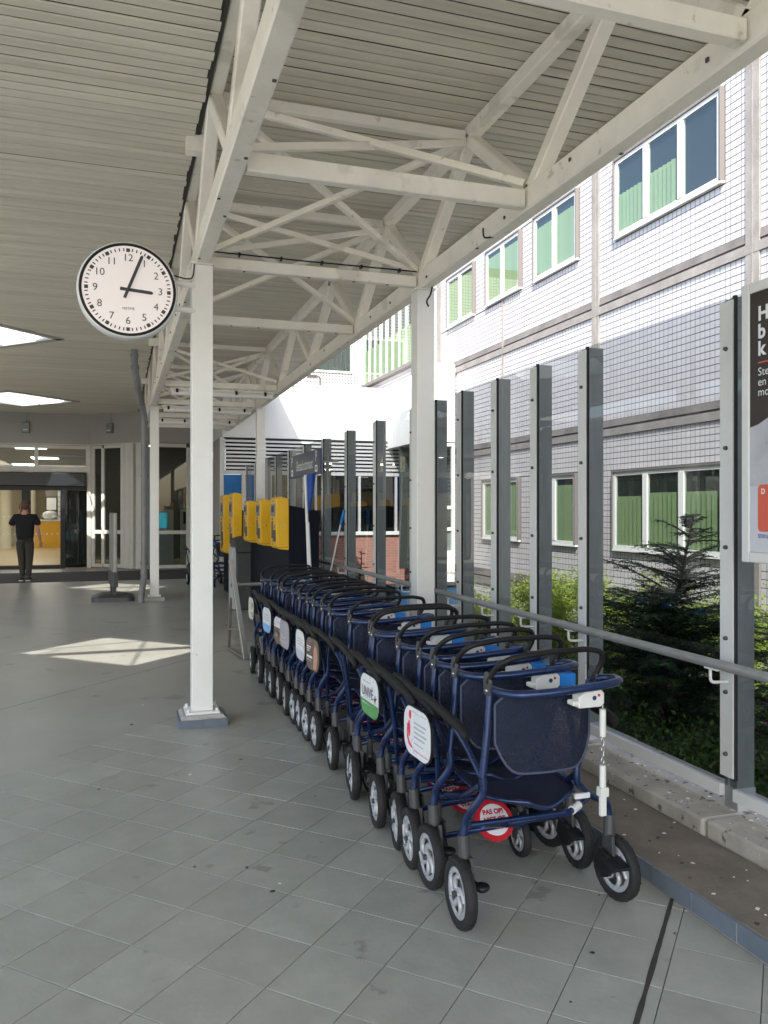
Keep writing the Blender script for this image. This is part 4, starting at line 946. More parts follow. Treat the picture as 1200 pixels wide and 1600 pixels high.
MB().tube([(2.265, 9.70, .08), (2.19, 9.70, 2.03)], .019, 10).build('pole', alu, t); MB().tube([(2.285, 9.68, .08), (2.225, 9.69, 1.45)], .015, 10).build('stay', alu, t)
m_ = MB(); m_.add([(2.20, 9.69, 2.02), (2.315, 9.66, 2.07), (2.30, 9.70, 1.85), (2.262, 9.70, 1.60), (2.222, 9.69, 1.58), (2.255, 9.63, 2.03), (2.25, 9.64, 1.76)], [(0, 5, 6, 4), (5, 1, 2, 6), (6, 2, 3, 4), (0, 1, 5)]); o = m_.build('cloth', flagb, t); md = o.modifiers.new('solid', 'SOLIDIFY'); md.thickness = .02
t = thing('broom', 'broom leaning on the glass screen with a blue grip', 'broom', (2.55, 10.1, .08))
MB().tube([(2.52, 10.30, .12), (2.64, 9.70, 1.43)], .011, 8).build('handle', alu, t); MB().tube([(2.64, 9.70, 1.42), (2.665, 9.62, 1.60)], .017, 8).build('grip', lockb, t); MB().box(2.40, 2.6, 10.24, 10.36, .08, .16).build('brush_head', rplast, t)

t = thing('trolley_stand', 'stainless steel A-shaped barrier at the far end of the rollator row', 'barrier', (1.25, 8.9, 0))
P1, P2, AP = V((1.30, 8.62, .01)), V((1.22, 9.36, .01)), V((1.19, 8.98, 1.05))
MB().beam(P1, AP, .055, .03).build('leg', stain, t); MB().beam(P2, AP-V((0, 0, .42)), .03, .02).build('leg', stain, t); MB().beam(P1+V((0, 0, .012)), P2+V((0, 0, .012)), .05, .02).build('foot', stain, t); MB().beam(P1*.7+AP*.3, P2*.55+AP*.45-V((0, 0, .22)), .02, .02).build('strut', stain, t)
MB().tube([AP-V((0, 0, .28)), (2.05, 9.05, .78)], .020, 10).build('cross_rail', stain, t); MB().tube([(2.05, 9.05, .78), (2.08, 9.06, .078)], .018, 10).build('rear_leg', stain, t)

# ================================================================== ROLLATORS
def wheel_mesh(r, wd, nm):
    tm = MB(); n = 30; prof = [(r*.72, -wd*.34), (r*.80, -wd*.5), (r*.93, -wd*.5), (r*.985, -wd*.34), (r, 0), (r*.985, wd*.34), (r*.93, wd*.5), (r*.80, wd*.5), (r*.72, wd*.34), (r*.72, -wd*.34)]
    tm.lathe(prof, ax='x', n=n)
    for k in range(24):                              # chevron tread blocks
        a = 2*math.pi*k/24; b = a+.16
        for s_ in (-1, 1):
            p = [V((s_*wd*.04, r*1.004*math.cos(a), r*1.004*math.sin(a))), V((s_*wd*.42, r*.965*math.cos(b), r*.965*math.sin(b))), V((s_*wd*.42, r*.965*math.cos(b+.05), r*.965*math.sin(b+.05))), V((s_*wd*.04, r*1.004*math.cos(a+.05), r*1.004*math.sin(a+.05)))]
            tm.add(p+[q*1.012 for q in p], [(4, 5, 6, 7), (0, 1, 5, 4), (1, 2, 6, 5), (2, 3, 7, 6), (3, 0, 4, 7)])
    rm = MB()
    for s_ in (-1, 1):
        x = s_*wd*.36
        rm.lathe([(r*.56, x*.8), (r*.58, x), (r*.70, x), (r*.735, x*.85), (r*.735, x*.3), (r*.56, x*.3), (r*.56, x*.8)], ax='x', n=26)
        rm.lathe([(0, x*1.15), (r*.15, x*1.15), (r*.17, x*.9), (r*.17, 0)], ax='x', n=14)
        for k in range(5):                           # curved spokes
            a0 = 2*math.pi*k/5; ps = []
            for i in range(6):
                q = i/5; rr = r*(.14+.46*q); a = a0+.9*q*q; ps.append(V((x*.85, rr*math.cos(a), rr*math.sin(a))))
            rm.tube(ps, [r*.095-.025*r*abs(i-2.5)/2.5 for i in range(6)], 6, sq=(1, .45) if False else None)
    dk = MB(); dk.lathe([(0, -wd*.05), (r*.57, -wd*.05), (r*.57, wd*.05), (0, wd*.05)], ax='x', n=20)
    return tm.mesh('tyre', tyre), rm.mesh(nm, rim), dk.mesh('rim_web', rimd)
WT, WR, WD = wheel_mesh(.132, .044, 'wheel'); CT, CRm, CD = wheel_mesh(.095, .034, 'caster_wheel')
def P(t, o, **k): return o
def mirror(pts, s): return [(x*s, y, z) for x, y, z in pts]

def make_rollator():
    t = thing('rollator', 'navy rollator', 'rollator')
    wx = {-1: -.315, 1: .385}
    for s in (-1, 1):
        W = V((wx[s], 0, .132))
        o = bpy.data.objects.new('wheel', WR); COL.objects.link(o); o.parent = t; o.location = W; o.rotation_euler = (random.random()*6, 0, R(4)*s)
        for me in (WT, WD):
            q = bpy.data.objects.new(me.name, me); COL.objects.link(q); q.parent = o
        i_ = -s                                       # fork sits on the inner side of the wheel
        fk = MB(); xi = wx[s]+i_*.036
        fk.tube([(wx[s]+i_*.02, .02, .345), (wx[s]+i_*.024, .015, .26)], [.0225, .025], 10)
        fk.prism([(-.03, .27), (.034, .27), (.040, .20), (.022, .115), (-.022, .115), (-.044, .16)], (xi-.007, 0, 0), (0, 1, 0), (0, 0, 1), (.014, 0, 0))
        fk.tube([(wx[s]-.03, 0, .132), (wx[s]+.03, 0, .132)], .012, 8)
        fk.build('fork', rplast, t, bevel=.002)
        bk = MB(); bx = wx[s]+i_*.055
        if s < 0:
            bk.lathe([(0, .012), (.024, .014), (.030, .008), (.030, 0), (.020, -.012), (0, -.014)], (bx, -.075, .175), n=14); bk.tube([(bx-.004, -.01, .17), (bx, -.07, .172)], .010, 6)
        else:
            bk.prism([(-.075, .175), (-.03, .205), (.03, .215), (.055, .15), (.0, .098), (-.045, .12)], (bx-.02, 0, 0), (0, 1, 0), (0, 0, 1), (.02, 0, 0))
            bk.add([(bx-.035, -.115, .178), (bx+.045, -.115, .178), (bx+.04, -.02, .20), (bx-.03, -.02, .20), (bx-.035, -.115, .166), (bx+.045, -.115, .166), (bx+.04, -.02, .188), (bx-.03, -.02, .188)], [(0, 1, 2, 3), (7, 6, 5, 4), (0, 4, 5, 1), (1, 5, 6, 2), (2, 6, 7, 3), (3, 7, 4, 0)])
        bk.build('brake_pedal', black, t, bevel=.003)
        jx = -.248 if s < 0 else .165; J = (jx, -.055, .585)
        pts = [J, (jx*.97, -.058, .525), (-.280 if s < 0 else .25, -.02, .445), (wx[s]+i_*.03, .02, .40), (wx[s]+i_*.02, .02, .33)]
        MB().tube(fil(pts, .06), .0155, 10).build('leg', rblue, t)
        MB().tube([J, (jx*.45+s*.12, -.058, .75), (s*.218, -.06, .925)], .0150, 10).build('side_tube', rblue, t)
        MB().tube(fil([(J[0], J[1]+.01, J[2]), (s*.245, .10, .665), (s*.275, .19, .742)], .05), .0135, 10).build('brace_tube', rblue, t)
        MB().tube(fil([(J[0], J[1]+.012, J[2]-.035), (s*.225, .16, .44), (s*.21, .42, .36), (s*.205, .50, .30)], .08), .0135, 10).build('lower_rail', rblue, t)
        MB().tube([(s*.30, .33, .745), (s*.262, .36, .56), (s*.215, .45, .33)], .0125, 8).build('front_tube', rblue, t)
        # padded armrest
        MB().tube(cr([(s*.325, -.085, .748), (s*.325, -.02, .770), (s*.322, .14, .787), (s*.318, .32, .800), (s*.314, .50, .800)], 4), [.013]+[.0185]*15+[.014], 10, sq=(1, 1.15)).build('armrest', rblack, t)
        MB().tube([(s*.318, .19, .775), (s*.27, .185, .735)], .010, 6).build('armrest_bracket', rblack, t)
        # caster
        cf = MB(); cxx = s*.205; cf.tube([(cxx, .49, .31), (cxx, .49, .215)], .018, 8); cf.prism([(.46, .22), (.52, .22), (.53, .17), (.51, .085), (.485, .085), (.455, .17)], (cxx-.028, 0, 0), (0, 1, 0), (0, 0, 1), (.008, 0, 0)); cf.prism([(.46, .22), (.52, .22), (.53, .17), (.51, .085), (.485, .085), (.455, .17)], (cxx+.020, 0, 0), (0, 1, 0), (0, 0, 1), (.008, 0, 0)); cf.build('caster_fork', rplast, t)
        o = bpy.data.objects.new('caster_wheel', CRm); COL.objects.link(o); o.parent = t; o.location = (cxx, .495, .096); o.rotation_euler = (random.random()*6, 0, 0)
        for me in (CT, CD):
            q = bpy.data.objects.new(me.name, me); COL.objects.link(q); q.parent = o
        hb_ = MB(); hb_.prism([(-.085, .90), (-.045, .895), (-.035, .95), (-.05, .985), (-.08, .985), (-.095, .95)], (s*.232-.006, 0, 0), (0, 1, 0), (0, 0, 1), (.012, 0, 0)); o = hb_.build('handle_bracket', rplast, t, bevel=.003)
        MB().lathe([(0, s*.010), (.007, s*.009), (.008, s*.005)], (s*.232, -.066, .915), 'x', 8).build('bolt', chrome, o)
    # blue U bar round the back, arch shaped push handle
    MB().tube(fil([(-.217, -.06, .918), (-.214, -.155, .922), (-.185, -.215, .926), (-.05, -.250, .934), (.17, -.245, .946), (.262, -.215, .950), (.268, -.13, .945), (.226, -.058, .925)], .05, 5), .0158, 10).build('back_bar', rblue, t)
    MB().tube(fil([(-.232, -.07, .945), (-.222, -.105, 1.005), (-.19, -.150, 1.045), (-.06, -.150, 1.062), (.17, -.120, 1.060), (.236, -.115, 1.046), (.252, -.10, 1.005), (.224, -.075, .93)], .07, 5), .0112, 10).build('push_handle', rblack, t)
    MB().tube([(.224, -.075, .93), (.222, -.058, .85)], .0155, 10).build('side_tube', rblue, t)
    # cross tubes
    for z, y, a in ((.365, .05, .25), (.325, .42, .21), (.40, .30, .225)): MB().tube([(-a, y, z), (a, y, z)], .0125, 8).build('cross_tube', rblue, t)
    MB().tube([(-.20, .05, .36), (.19, .43, .17)], .0125, 8).build('fold_bar', rblue, t); MB().tube([(.20, .05, .36), (-.19, .43, .17)], .0125, 8).build('fold_bar', rblue, t)
    # seat: sagging sling with rounded front edge
    m_ = MB(); nu, nv = 14, 10; vs = []
    for j in range(nv+1):
        q = j/nv; y = -.10+.44*q; hw = .205*(1-max(0, (.42-q)/.42)**2.6*.62)
        for i in range(nu+1):
            p = i/nu*2-1; vs.append((hw*p, y, .485-.030*(1-p*p)-.012*math.sin(q*3.1)+.02*q))
    m_.add(vs, [(j*(nu+1)+i, j*(nu+1)+i+1, (j+1)*(nu+1)+i+1, (j+1)*(nu+1)+i) for j in range(nv) for i in range(nu)], True)
    st = m_.build('seat', seatm, t, fix=False); md = st.modifiers.new('solid', 'SOLIDIFY'); md.thickness = .008
    ed = [vs[j*(nu+1)] for j in range(nv, -1, -1)]+[vs[i] for i in range(1, nu)]+[vs[j*(nu+1)+nu] for j in range(nv+1)]
    MB().tube(ed, .0085, 6).build('seat_edge', rblue, st)
    # mesh backrest hung between the side tubes
    m_ = MB(); nu, nv = 16, 10; vs = []
    def bp(p, q):
        a = abs(p); lo = .60+.115*max(0, (a-.5)/.5)**2.6; hi = .912-.05*max(0, (a-.72)/.28)**2 if p < 0 else .905-.05*max(0, (a-.75)/.25)**2
        z = lo+(hi-lo)*q; return (p*.206, -.075-.045*(1-p*p)-.05*(z-.6)/.3*(1-a**3), z)
    for j in range(nv+1):
        for i in range(nu+1): vs.append(bp(i/nu*2-1, j/nv))
    m_.add(vs, [(j*(nu+1)+i, j*(nu+1)+i+1, (j+1)*(nu+1)+i+1, (j+1)*(nu+1)+i) for j in range(nv) for i in range(nu)], True)
    bk = m_.build('backrest', backm, t, fix=False)
    ring = [bp(-1+2*i/20, 0) for i in range(21)]+[bp(1, j/6) for j in range(1, 7)]+[bp(1-2*i/20, 1) for i in range(1, 21)]+[bp(-1, 1-j/6) for j in range(1, 6)]
    MB().tube(ring, .0055, 6, closed=True).build('piping', piping, bk)
    # coin lock on the right
    m_ = MB(); m_.prism([(-.055, -.03), (.04, -.03), (.055, -.018), (.055, .022), (.04, .034), (-.02, .034), (-.055, .014)], (.115, -.235, .892), (1, 0, 0), (0, 0, 1), (0, .05, 0))
    for k in range(3): m_.box(.035, .062, -.232+k*.016, -.222+k*.016, .872, .890)
    lk = m_.build('coin_lock', lockw, t, bevel=.006); MB().lathe([(0, -.001), (.009, -.001)], (.125, -.236, .898), 'y', 12).build('lock_emblem', signb, lk); MB().box(.14, .15, -.2362, -.2352, .902, .912).build('lock_mark', red, lk)
    # round warning plate under the seat
    c = V((.0, .34, .250)); nn = V((0, -.80, .60)).normalized(); uu = V((1, 0, 0)); vv = nn.cross(uu)
    disc = lambda r0, r1, h: [(c+uu*r*math.cos(a)+vv*r*math.sin(a)+nn*h) for r in (r0, r1) for a in [2*math.pi*k/28 for k in range(28)]]
    q = MB(); q.add(disc(.001, .090, .0), [(k, (k+1) % 28, 28+(k+1) % 28, 28+k) for k in range(28)]); q.add(disc(.086, .090, -.012), [(k, (k+1) % 28, 28+(k+1) % 28, 28+k) for k in range(28)])
    wd_ = q.build('warning_plate', red, t); q = MB(); q.add(disc(.001, .068, .002), [(k, (k+1) % 28, 28+(k+1) % 28, 28+k) for k in range(28)]); q.build('warning_field', pwhite, wd_)
    for k, s_ in enumerate(('PAS OP!', 'NIET OP', 'STAAN')): text('warning_text', s_, .028, c+vv*(.033-.033*k)+nn*.004, uu, vv, red, wd_, .0014)
    MB().box(.155, .222, -.058, -.046, .455, .475).build('type_label', pwhite, t)
    return t
def copy_tree(o, parent=None):
    c = o.copy(); COL.objects.link(c)
    if parent: c.parent = parent
    for ch in o.children: copy_tree(ch, c)
    return c
proto = make_rollator()
PV = [2.783, 3.112, 3.336, 3.537, 3.812, 4.215, 4.315, 4.768, 5.171, 5.432, 5.683, 5.891, 6.159, 6.511, 6.772, 6.914, 7.047, 7.376, 7.845]
ORD = ['first', 'second', 'third', 'fourth', 'fifth', 'sixth', 'seventh', 'eighth', 'ninth', 'tenth', 'eleventh', 'twelfth', 'thirteenth', 'fourteenth', 'fifteenth', 'sixteenth', 'seventeenth', 'eighteenth', 'last']
ADS = {0: 'figure', 3: 'green', 7: 'brown', 8: 'pale', 10: 'mauve', 11: 'photo', 13: 'blue', 17: 'cream'}
LAB = {0: 'nearest navy rollator with hanging coin chain and a white advert panel showing a crimson figure', 3: 'navy rollator with the white advert panel with a green lower band', 7: 'navy rollator with the dark brown photo advert panel',
       8: 'navy rollator with the pale advert panel tucked behind the brown one', 10: 'navy rollator with the mauve advert panel', 11: 'navy rollator with the brown and white photo advert panel', 13: 'navy rollator with the white advert panel with a light blue foot', 17: 'navy rollator with the cream advert panel at the far end of the row'}
GRP = 'navy rollators nested in a row'
def advert(t, kind):
    """panel hung under the left armrest; faces -x"""
    c = V((-.360, .345 if kind == 'figure' else .32, .655)); u = V((.03, -.999, 0)).normalized(); v2 = V((0, 0, 1)); n = u.cross(v2)
    base = {'figure': pwhite, 'green': pwhite, 'brown': brownp, 'pale': pwhite, 'mauve': sandp, 'photo': pwhite, 'blue': pwhite, 'cream': creamp}[kind]
    W, H = (.285, .205)
    b = MB().prism([(x*1.05, y*1.06) for x, y in rrect(W, H, .075)], c-n*.010, u, v2, n*.010).build('advert_panel', rblack, t)
    MB().prism(rrect(W, H, .072), c+n*.0003, u, v2, n*.0015).build('print', base, b)
    rect = lambda a0, a1, b0, b1, m, nm='print_block': MB().prism([(a0, b0), (a1, b0), (a1, b1), (a0, b1)], c+n*.0019, u, v2, n*.0008).build(nm, m, b)
    tx = lambda s, size, a, q, m, bold=0., sx=1., al='LEFT': text('print_text', s, size, c+u*a+v2*q+n*.0032, u, v2, m, b, bold, al, sx)
    if kind == 'figure':
        k = lambda pts: MB().prism(pts, c+n*.0019, u, v2, n*.0008).build('figure_print', pink, b)
        k([(-.072+.013*math.cos(a), .066+.020*math.sin(a)) for a in [2*math.pi*i/14 for i in range(14)]]); k([(-.082+.013*math.cos(a), .005+.036*math.sin(a)) for a in [2*math.pi*i/14 for i in range(14)]])
        k([(-.090, .02), (-.106, .022), (-.098, -.02), (-.078, -.052), (-.048, -.065), (-.050, -.075), (-.085, -.066), (-.108, -.035)])
        for i in range(4): rect(-.03, .085 if i % 2 else .10, .038-.020*i, .045-.020*i, inkl)
        rect(-.03, .07, -.048, -.043, inkl); rect(-.03, .12, -.078, -.075, pink); rect(-.07, .10, .083, .0855, inkl)
    if kind == 'green':
        pl = [(x, y) for x, y in rrect(W, H, .072)]; pl = clip(pl, lambda q: -.030-q[1]); MB().prism(pl, c+n*.0019, u, v2, n*.0008).build('green_band', green, b)
        tx('UNIV\u00c9', .074, -.115, .012, ink, .0006, .86); rect(-.10, .02, .062, .067, inkl); rect(-.09, .03, -.020, -.017, inkl); rect(-.11, .05, -.052, -.044, pwhite)
        MB().prism([(.075, .0), (.092, -.022), (.108, .0), (.125, .012), (.104, .008), (.096, .022), (.088, .006)], c+n*.0019, u, v2, n*.0009).build('emblem', ink, b); MB().prism([(.083, -.008), (.092, -.028), (.104, -.010)], c+n*.0029, u, v2, n*.0006).build('emblem', orange, b)
    if kind == 'brown':
        for i in range(3): rect(-.12, -.03-.02*i, .040-.014*i, .046-.014*i, pwhite)
        rect(-.12, .0, -.03, -.015, pwhite); rect(-.12, -.02, -.048, -.042, inkl); MB().prism([(.02, -.09), (.09, -.09), (.11, -.02), (.10, .05), (.06, .07), (.03, .03)], c+n*.0019, u, v2, n*.0008).build('portrait', skinm, b)
    if kind in ('pale', 'blue'):
        pl = clip([(x, y) for x, y in rrect(W, H, .072)], lambda q: -.035-q[1]); MB().prism(pl, c+n*.0019, u, v2, n*.0008).build('blue_band', bluepr if kind == 'blue' else posterw, b)
        for i in range(3): rect(-.08, .09, .04-.02*i, .046-.02*i, inkl)
    if kind == 'photo':
        pl = clip([(x, y) for x, y in rrect(W, H, .072)], lambda q: .02-q[1]); MB().prism(pl, c+n*.0019, u, v2, n*.0008).build('photo_print', brownp, b); rect(-.02, .05, -.05, -.005, coral); rect(-.09, -.03, -.05, -.0, pwhite); rect(-.05, .09, .06, .066, inkl)
    if kind == 'mauve':
        q = [(-.03+.05*math.cos(a), .0+.03*math.sin(a)) for a in [R(k) for k in range(200, 350, 15)]]; MB().tube([c+n*.003+u*x+v2*y for x, y in q], .002, 5).build('arc_print', pwhite, b); rect(-.1, .08, -.06, -.054, posterw)
    if kind == 'cream':
        MB().lathe([(0, 0), (.028, 0)], (0, 0, 0), 'x', 16)
        MB().prism([(.075+.03*math.cos(a), .035+.03*math.sin(a)) for a in [2*math.pi*i/14 for i in range(14)]], c+n*.0019, u, v2, n*.0008).build('emblem', brownp, b); rect(.05, .10, -.075, -.03, brownp)
        for a0, a1, z in ((-.1, .02, .045), (-.08, .03, .02), (-.11, .1, -.005), (-.08, .03, -.05)): rect(a0, a1, z, z+.008, inkl)
rolls = []
for i, pv in enumerate(PV):
    r = proto if i == 0 else copy_tree(proto)
    r.location = (1.565+random.uniform(-.012, .012)*(i > 0)+.004*(pv-2.78), pv+.065, 0); r.rotation_euler = (0, R(random.uniform(-.5, .5)) if i else 0, R(random.uniform(-2.2, 2.2)) if i else R(.5))
    r['label'] = LAB.get(i, 'navy rollator without advert panel, %s from the near end of the nested row' % ORD[i]); r['group'] = GRP; rolls.append(r)
for i, r in enumerate(rolls):
    for ch in list(r.children):
        if ch.name.split('.')[0] in ('wheel', 'caster_wheel'):
            ch.rotation_euler = (random.random()*6.28, 0, ch.rotation_euler[2]+R(random.uniform(-7, 7) if i else random.uniform(-2, 2)))
    lk = [c for c in r.children if c.name.split('.')[0] == 'coin_lock'][0]
    if i > 0:
        o = MB().box(.171, .245, -.233, -.187, .866, .922).build('lock_key', lockb, None, bevel=.006); o.parent = lk
    if i > 0:                                         # the other warning plates lie flatter
        wp = [c for c in r.children if c.name.split('.')[0] == 'warning_plate'][0]; m_ = Matrix.Rotation(R(-32), 3, 'X'); c_ = V((0, .34, .25)); wp.rotation_euler = (R(-32), 0, 0); wp.location = c_-m_ @ c_-V((0, 0, .03))
    if i in ADS: advert(r, ADS[i])
# hanging chain with white sleeves on the nearest rollator
r = rolls[0]; ch = MB()
for k in range(5):
    z = .725-.019*k; e = R(90*(k % 2)); pts = [(.182+.006*math.cos(a)*math.cos(e), -.205+.006*math.cos(a)*math.sin(e), z+.013*math.sin(a)) for a in [2*math.pi*q/8 for q in range(8)]]
    ch.tube(pts, .0022, 5, closed=True)
ch.tube([(.182, -.205, .862), (.182, -.205, .735)], .003, 6); lc = ch.build('lock_chain', chrome, r); sv = MB(); sv.tube([(.182, -.205, .845), (.182, -.205, .742)], .0125, 10); sv.build('chain_sleeve', lockw, lc); MB().tube([(.182, -.205, .632), (.182, -.205, .545)], .0125, 10).build('chain_sleeve', lockw, lc)
kb = MB(); kb.box(.164, .200, -.221, -.189, .515, .550); kb.box(.169, .195, -.213, -.197, .440, .514); kb.build('chain_key', lockw, lc, bevel=.003)
MB().tube([(.10, -.10, .425), (.235, -.02, .44)], .0125, 8).build('cross_tube', rblue, r); MB().tube([(.12, -.088, .427), (.17, -.058, .432)], .0165, 10).build('size_label', pwhite, r)
# two more rollators by the entrance glazing
for x, y, rz, lab in ((2.20, 17.4, R(170), 'lone navy rollator parked beyond the yellow payment machines'), (1.75, 17.8, R(4), 'lone dark rollator mostly hidden behind the nearest white column')):
    q = copy_tree(rolls[1]); q.location = (x, y, 0); q.rotation_euler = (0, 0, rz); q['label'] = lab; q['group'] = 'rollators parked apart near the entrance'

# ================================================================== PERSON
def skin(name, nodes, edges, m, parent, sub=1, root=0):
    me = bpy.data.meshes.new(name); me.from_pydata([n[0] for n in nodes], edges, []); me.materials.append(m); o = bpy.data.objects.new(name, me); COL.objects.link(o); o.parent = parent
    o.modifiers.new('skin', 'SKIN').use_smooth_shade = True
    for k, n in enumerate(nodes):
        sv = me.skin_vertices[0].data[k]; sv.radius = n[1] if isinstance(n[1], tuple) else (n[1], n[1]); sv.use_root = k == root
    md = o.modifiers.new('sub', 'SUBSURF'); md.levels = md.render_levels = sub+1
    return o
pr = thing('person', 'person in black t-shirt and dark trousers walking to the door, phone at ear', 'person', (-1.98, 19.85, 0))
# local frame: person faces +y; left is -x
hip = [((0, 0, 1.06), (.16, .11)), ((.095, .0, .84), .118), ((.095, .02, .52), .085), ((.085, .0, .28), .072), ((.075, -.04, .10), .060), ((-.095, .0, .84), .115), ((-.085, .07, .52), .085), ((-.07, .05, .28), .072), ((-.05, .02, .10), .060)]
body = [((0, 0, .98), .09), ((0, .01, 1.22), .09), ((0, 0, 1.44), .085), ((0, .01, 1.53), .058), ((0, .03, 1.60), .055), ((.19, 0, 1.44), .055), ((.26, -.02, 1.20), .046), ((.30, .06, .98), .036), ((.31, .10, .90), .030), ((-.19, 0, 1.44), .055), ((-.29, -.02, 1.20), .046), ((-.19, .12, 1.42), .036), ((-.12, .10, 1.58), .030),
        ((.095, 0, .84), .06), ((.095, .02, .52), .045), ((.075, -.04, .1), .030), ((-.095, 0, .84), .06), ((-.085, .07, .52), .045), ((-.05, .02, .1), .030), ((0, .025, 1.69), (.085, .10)), ((0, .02, 1.76), (.07, .085))]
b = skin('body', body, [(0, 1), (1, 2), (2, 3), (3, 4), (2, 5), (5, 6), (6, 7), (7, 8), (2, 9), (9, 10), (10, 11), (11, 12), (0, 13), (13, 14), (14, 15), (0, 16), (16, 17), (17, 18), (4, 19), (19, 20)], skinm, pr)
skin('shirt', [((0, 0, .80), (.20, .145)), ((0, .01, 1.15), (.21, .155)), ((0, 0, 1.36), (.22, .15)), ((0, 0, 1.49), (.10, .09)), ((.20, 0, 1.44), .09), ((.29, -.01, 1.24), .080), ((-.20, 0, 1.44), .09), ((-.30, -.01, 1.24), .080)], [(0, 1), (1, 2), (2, 3), (2, 4), (4, 5), (2, 6), (6, 7)], tshirt, pr)
skin('trousers', hip, [(0, 1), (1, 2), (2, 3), (3, 4), (0, 5), (5, 6), (6, 7), (7, 8)], trous, pr)
m_ = MB(); m_.sphere((0, .012, 1.735), .098, .112, .095, 14, 8); m_.sphere((0, -.018, 1.695), .095, .092, .098, 14, 8); m_.build('hair', hairm, pr).location = (0, 0, 0)
for s, y in ((1, -.03), (-1, .0)):
    m_ = MB(); m_.tube(cr([(s*.075, y-.09, .045), (s*.075, y, .055), (s*.08, y+.10, .045), (s*.085, y+.19, .032)], 3), [.035]+[.045]*4+[.043]*4+[.028], 10); o = m_.build('shoe', shoem, pr); o.location = (0, 0, 0)
    MB().box(s*.075-.042, s*.075+.042, y-.12, y+.2, .002, .024).build('sole', pwhite, o).location = (0, 0, 0)
    MB().sphere((s*.098, .02, 1.70), .014, .02, .032, 8, 6).build('ear', skinm, b)
for q in (.0,):
    for s, base, ax in ((1, V((.31, .10, .895)), V((.06, .25, -1))), (-1, V((-.115, .10, 1.585)), V((.35, -.1, .9)))):
        d = ax.normalized(); sd_ = d.cross(V((0, 1, .3))).normalized()
        m_ = MB(); m_.tube([base, base+d*.045, base+d*.085], [.028, .040, .034], 8, sq=(1, .55))
        for k in range(4): m_.tube([base+d*.08+sd_*(.018*(k-1.5)), base+d*.125+sd_*(.019*(k-1.5)), base+d*(.155-.01*abs(k-1.5))+V((0, .02, 0))], [.010, .009, .007], 6)
        m_.tube([base+d*.03+sd_*.03, base+d*.06+sd_*.055, base+d*.09+sd_*.058], [.011, .010, .008], 6); m_.build('hand', skinm, pr).location = (0, 0, 0)
for ch_ in pr.children_recursive:
    if ch_.type == 'MESH' and ch_.name.split('.')[0] in ('hair', 'shoe', 'hand', 'sole', 'ear'):
        off = ORG.get(ch_.name, V((0, 0, 0)))
        for q in ch_.data.vertices: q.co += off
ph = MB().box(-.125, -.112, .06, .13, 1.60, 1.74).build('phone', black, None, bevel=.004); ph.location = pr.location; tag(ph, 'black phone held at the ear of the person by the door', 'phone')
pr.rotation_euler = (0, 0, R(-3))

# ================================================================== PLANTS
def conifer(name, label, base, H, RAD, nb, seed, lean=(0, 0)):
    rnd = random.Random(seed); b0 = V(base); t = thing(name, label, 'conifer', base, 'cypress trees behind the glass screen')
    st = lambda q: b0+V((lean[0]*q*q+.03*math.sin(q*9), lean[1]*q*q+.03*math.cos(q*7), H*q))
    MB().tube([st(k/12) for k in range(13)], [.045*(1-k/12)+.004 for k in range(13)], 6).build('trunk', bark, t)
    tw = MB(); fo = MB()
    def spray(p, d, L, w_):
        d = d.normalized(); side = d.cross(V((0, 0, 1)));
        if side.length < .1: side = V((1, 0, 0))
        side.normalize(); n = max(4, int(L/.026))
        for k in range(n):
            q = k/n; c = p+d*L*q+V((0, 0, -.25*L*q*q))
            for s_ in (-1, 1):
                l_ = w_*(1-q*.75)*rnd.uniform(.7, 1.2); e = c+(side*s_*.8+d*.75+V((0, 0, rnd.uniform(-.25, .1)))).normalized()*l_
                k2 = max(2, int(l_/.026))
                wv = d.cross(side).normalized()*.001; x = (e-c)
                for m in range(k2):
                    f0 = c+x*(m/k2); f1 = c+x*((m+1.25)/k2); pr_ = x.cross(V((rnd.uniform(-.6, .6), rnd.uniform(-.6, .6), 1))).normalized()*(.0105 if m < k2-1 else .006)
                    fo.add([f0, (f0+f1)/2+pr_, f1, (f0+f1)/2-pr_], [(0, 1, 2, 3)])
    for k in range(nb):
        q = (k+rnd.random()*.6)/nb; q = q**.66; a = k*2.4+rnd.uniform(-.4, .4); prof = (1-q)**.72*(.55+.45*min(1, q*4))
        L = max(.06, RAD*prof*rnd.uniform(.45, 1.2)*(rnd.uniform(.5, 1.5) if q > .5 else 1))
        if q > .62 and rnd.random() < .55: continue
        p0 = st(q*.985+.01); d0 = V((math.cos(a), math.sin(a), rnd.uniform(.25, .85)-.2*(1-q)))
        pts = [p0+d0.normalized()*L*s_-V((0, 0, .20*L*s_*s_)) for s_ in (0, .25, .5, .75, 1)]
        tw.tube(pts, [.007*(1-s_*.8)+.001 for s_ in (0, .25, .5, .75, 1)], 4, caps=False)
        ns = max(3, int(L/.055))
        for s_ in range(1, ns+1):
            r_ = s_/ns; i_ = min(3, int(r_*4)); c = pts[i_].lerp(pts[i_+1], r_*4-i_) if i_ < 4 else pts[4]; dd = (pts[min(4, i_+1)]-pts[i_]).normalized(); sd = dd.cross(V((0, 0, 1))).normalized()
            for g in (-1, 1):
                spray(c, dd*.8+sd*g*rnd.uniform(.4, 1.)+V((0, 0, rnd.uniform(-.45, .35))), (.10+.19*(1-r_*.6))*min(1, L/.5+.25)*rnd.uniform(.7, 1.25)*(.62 if q > .66 else 1), .058 if q < .66 else .036)
        spray(pts[3], pts[4]-pts[3], .16*min(1, L/.4+.3), .045)
    spray(st(.93), V((lean[0], lean[1], 1)), .2, .04)
    cr_ = fo.build('crown', conif, t, fix=False); tw.build('branches', bark, t)
    return len(fo.f)
nf = 0
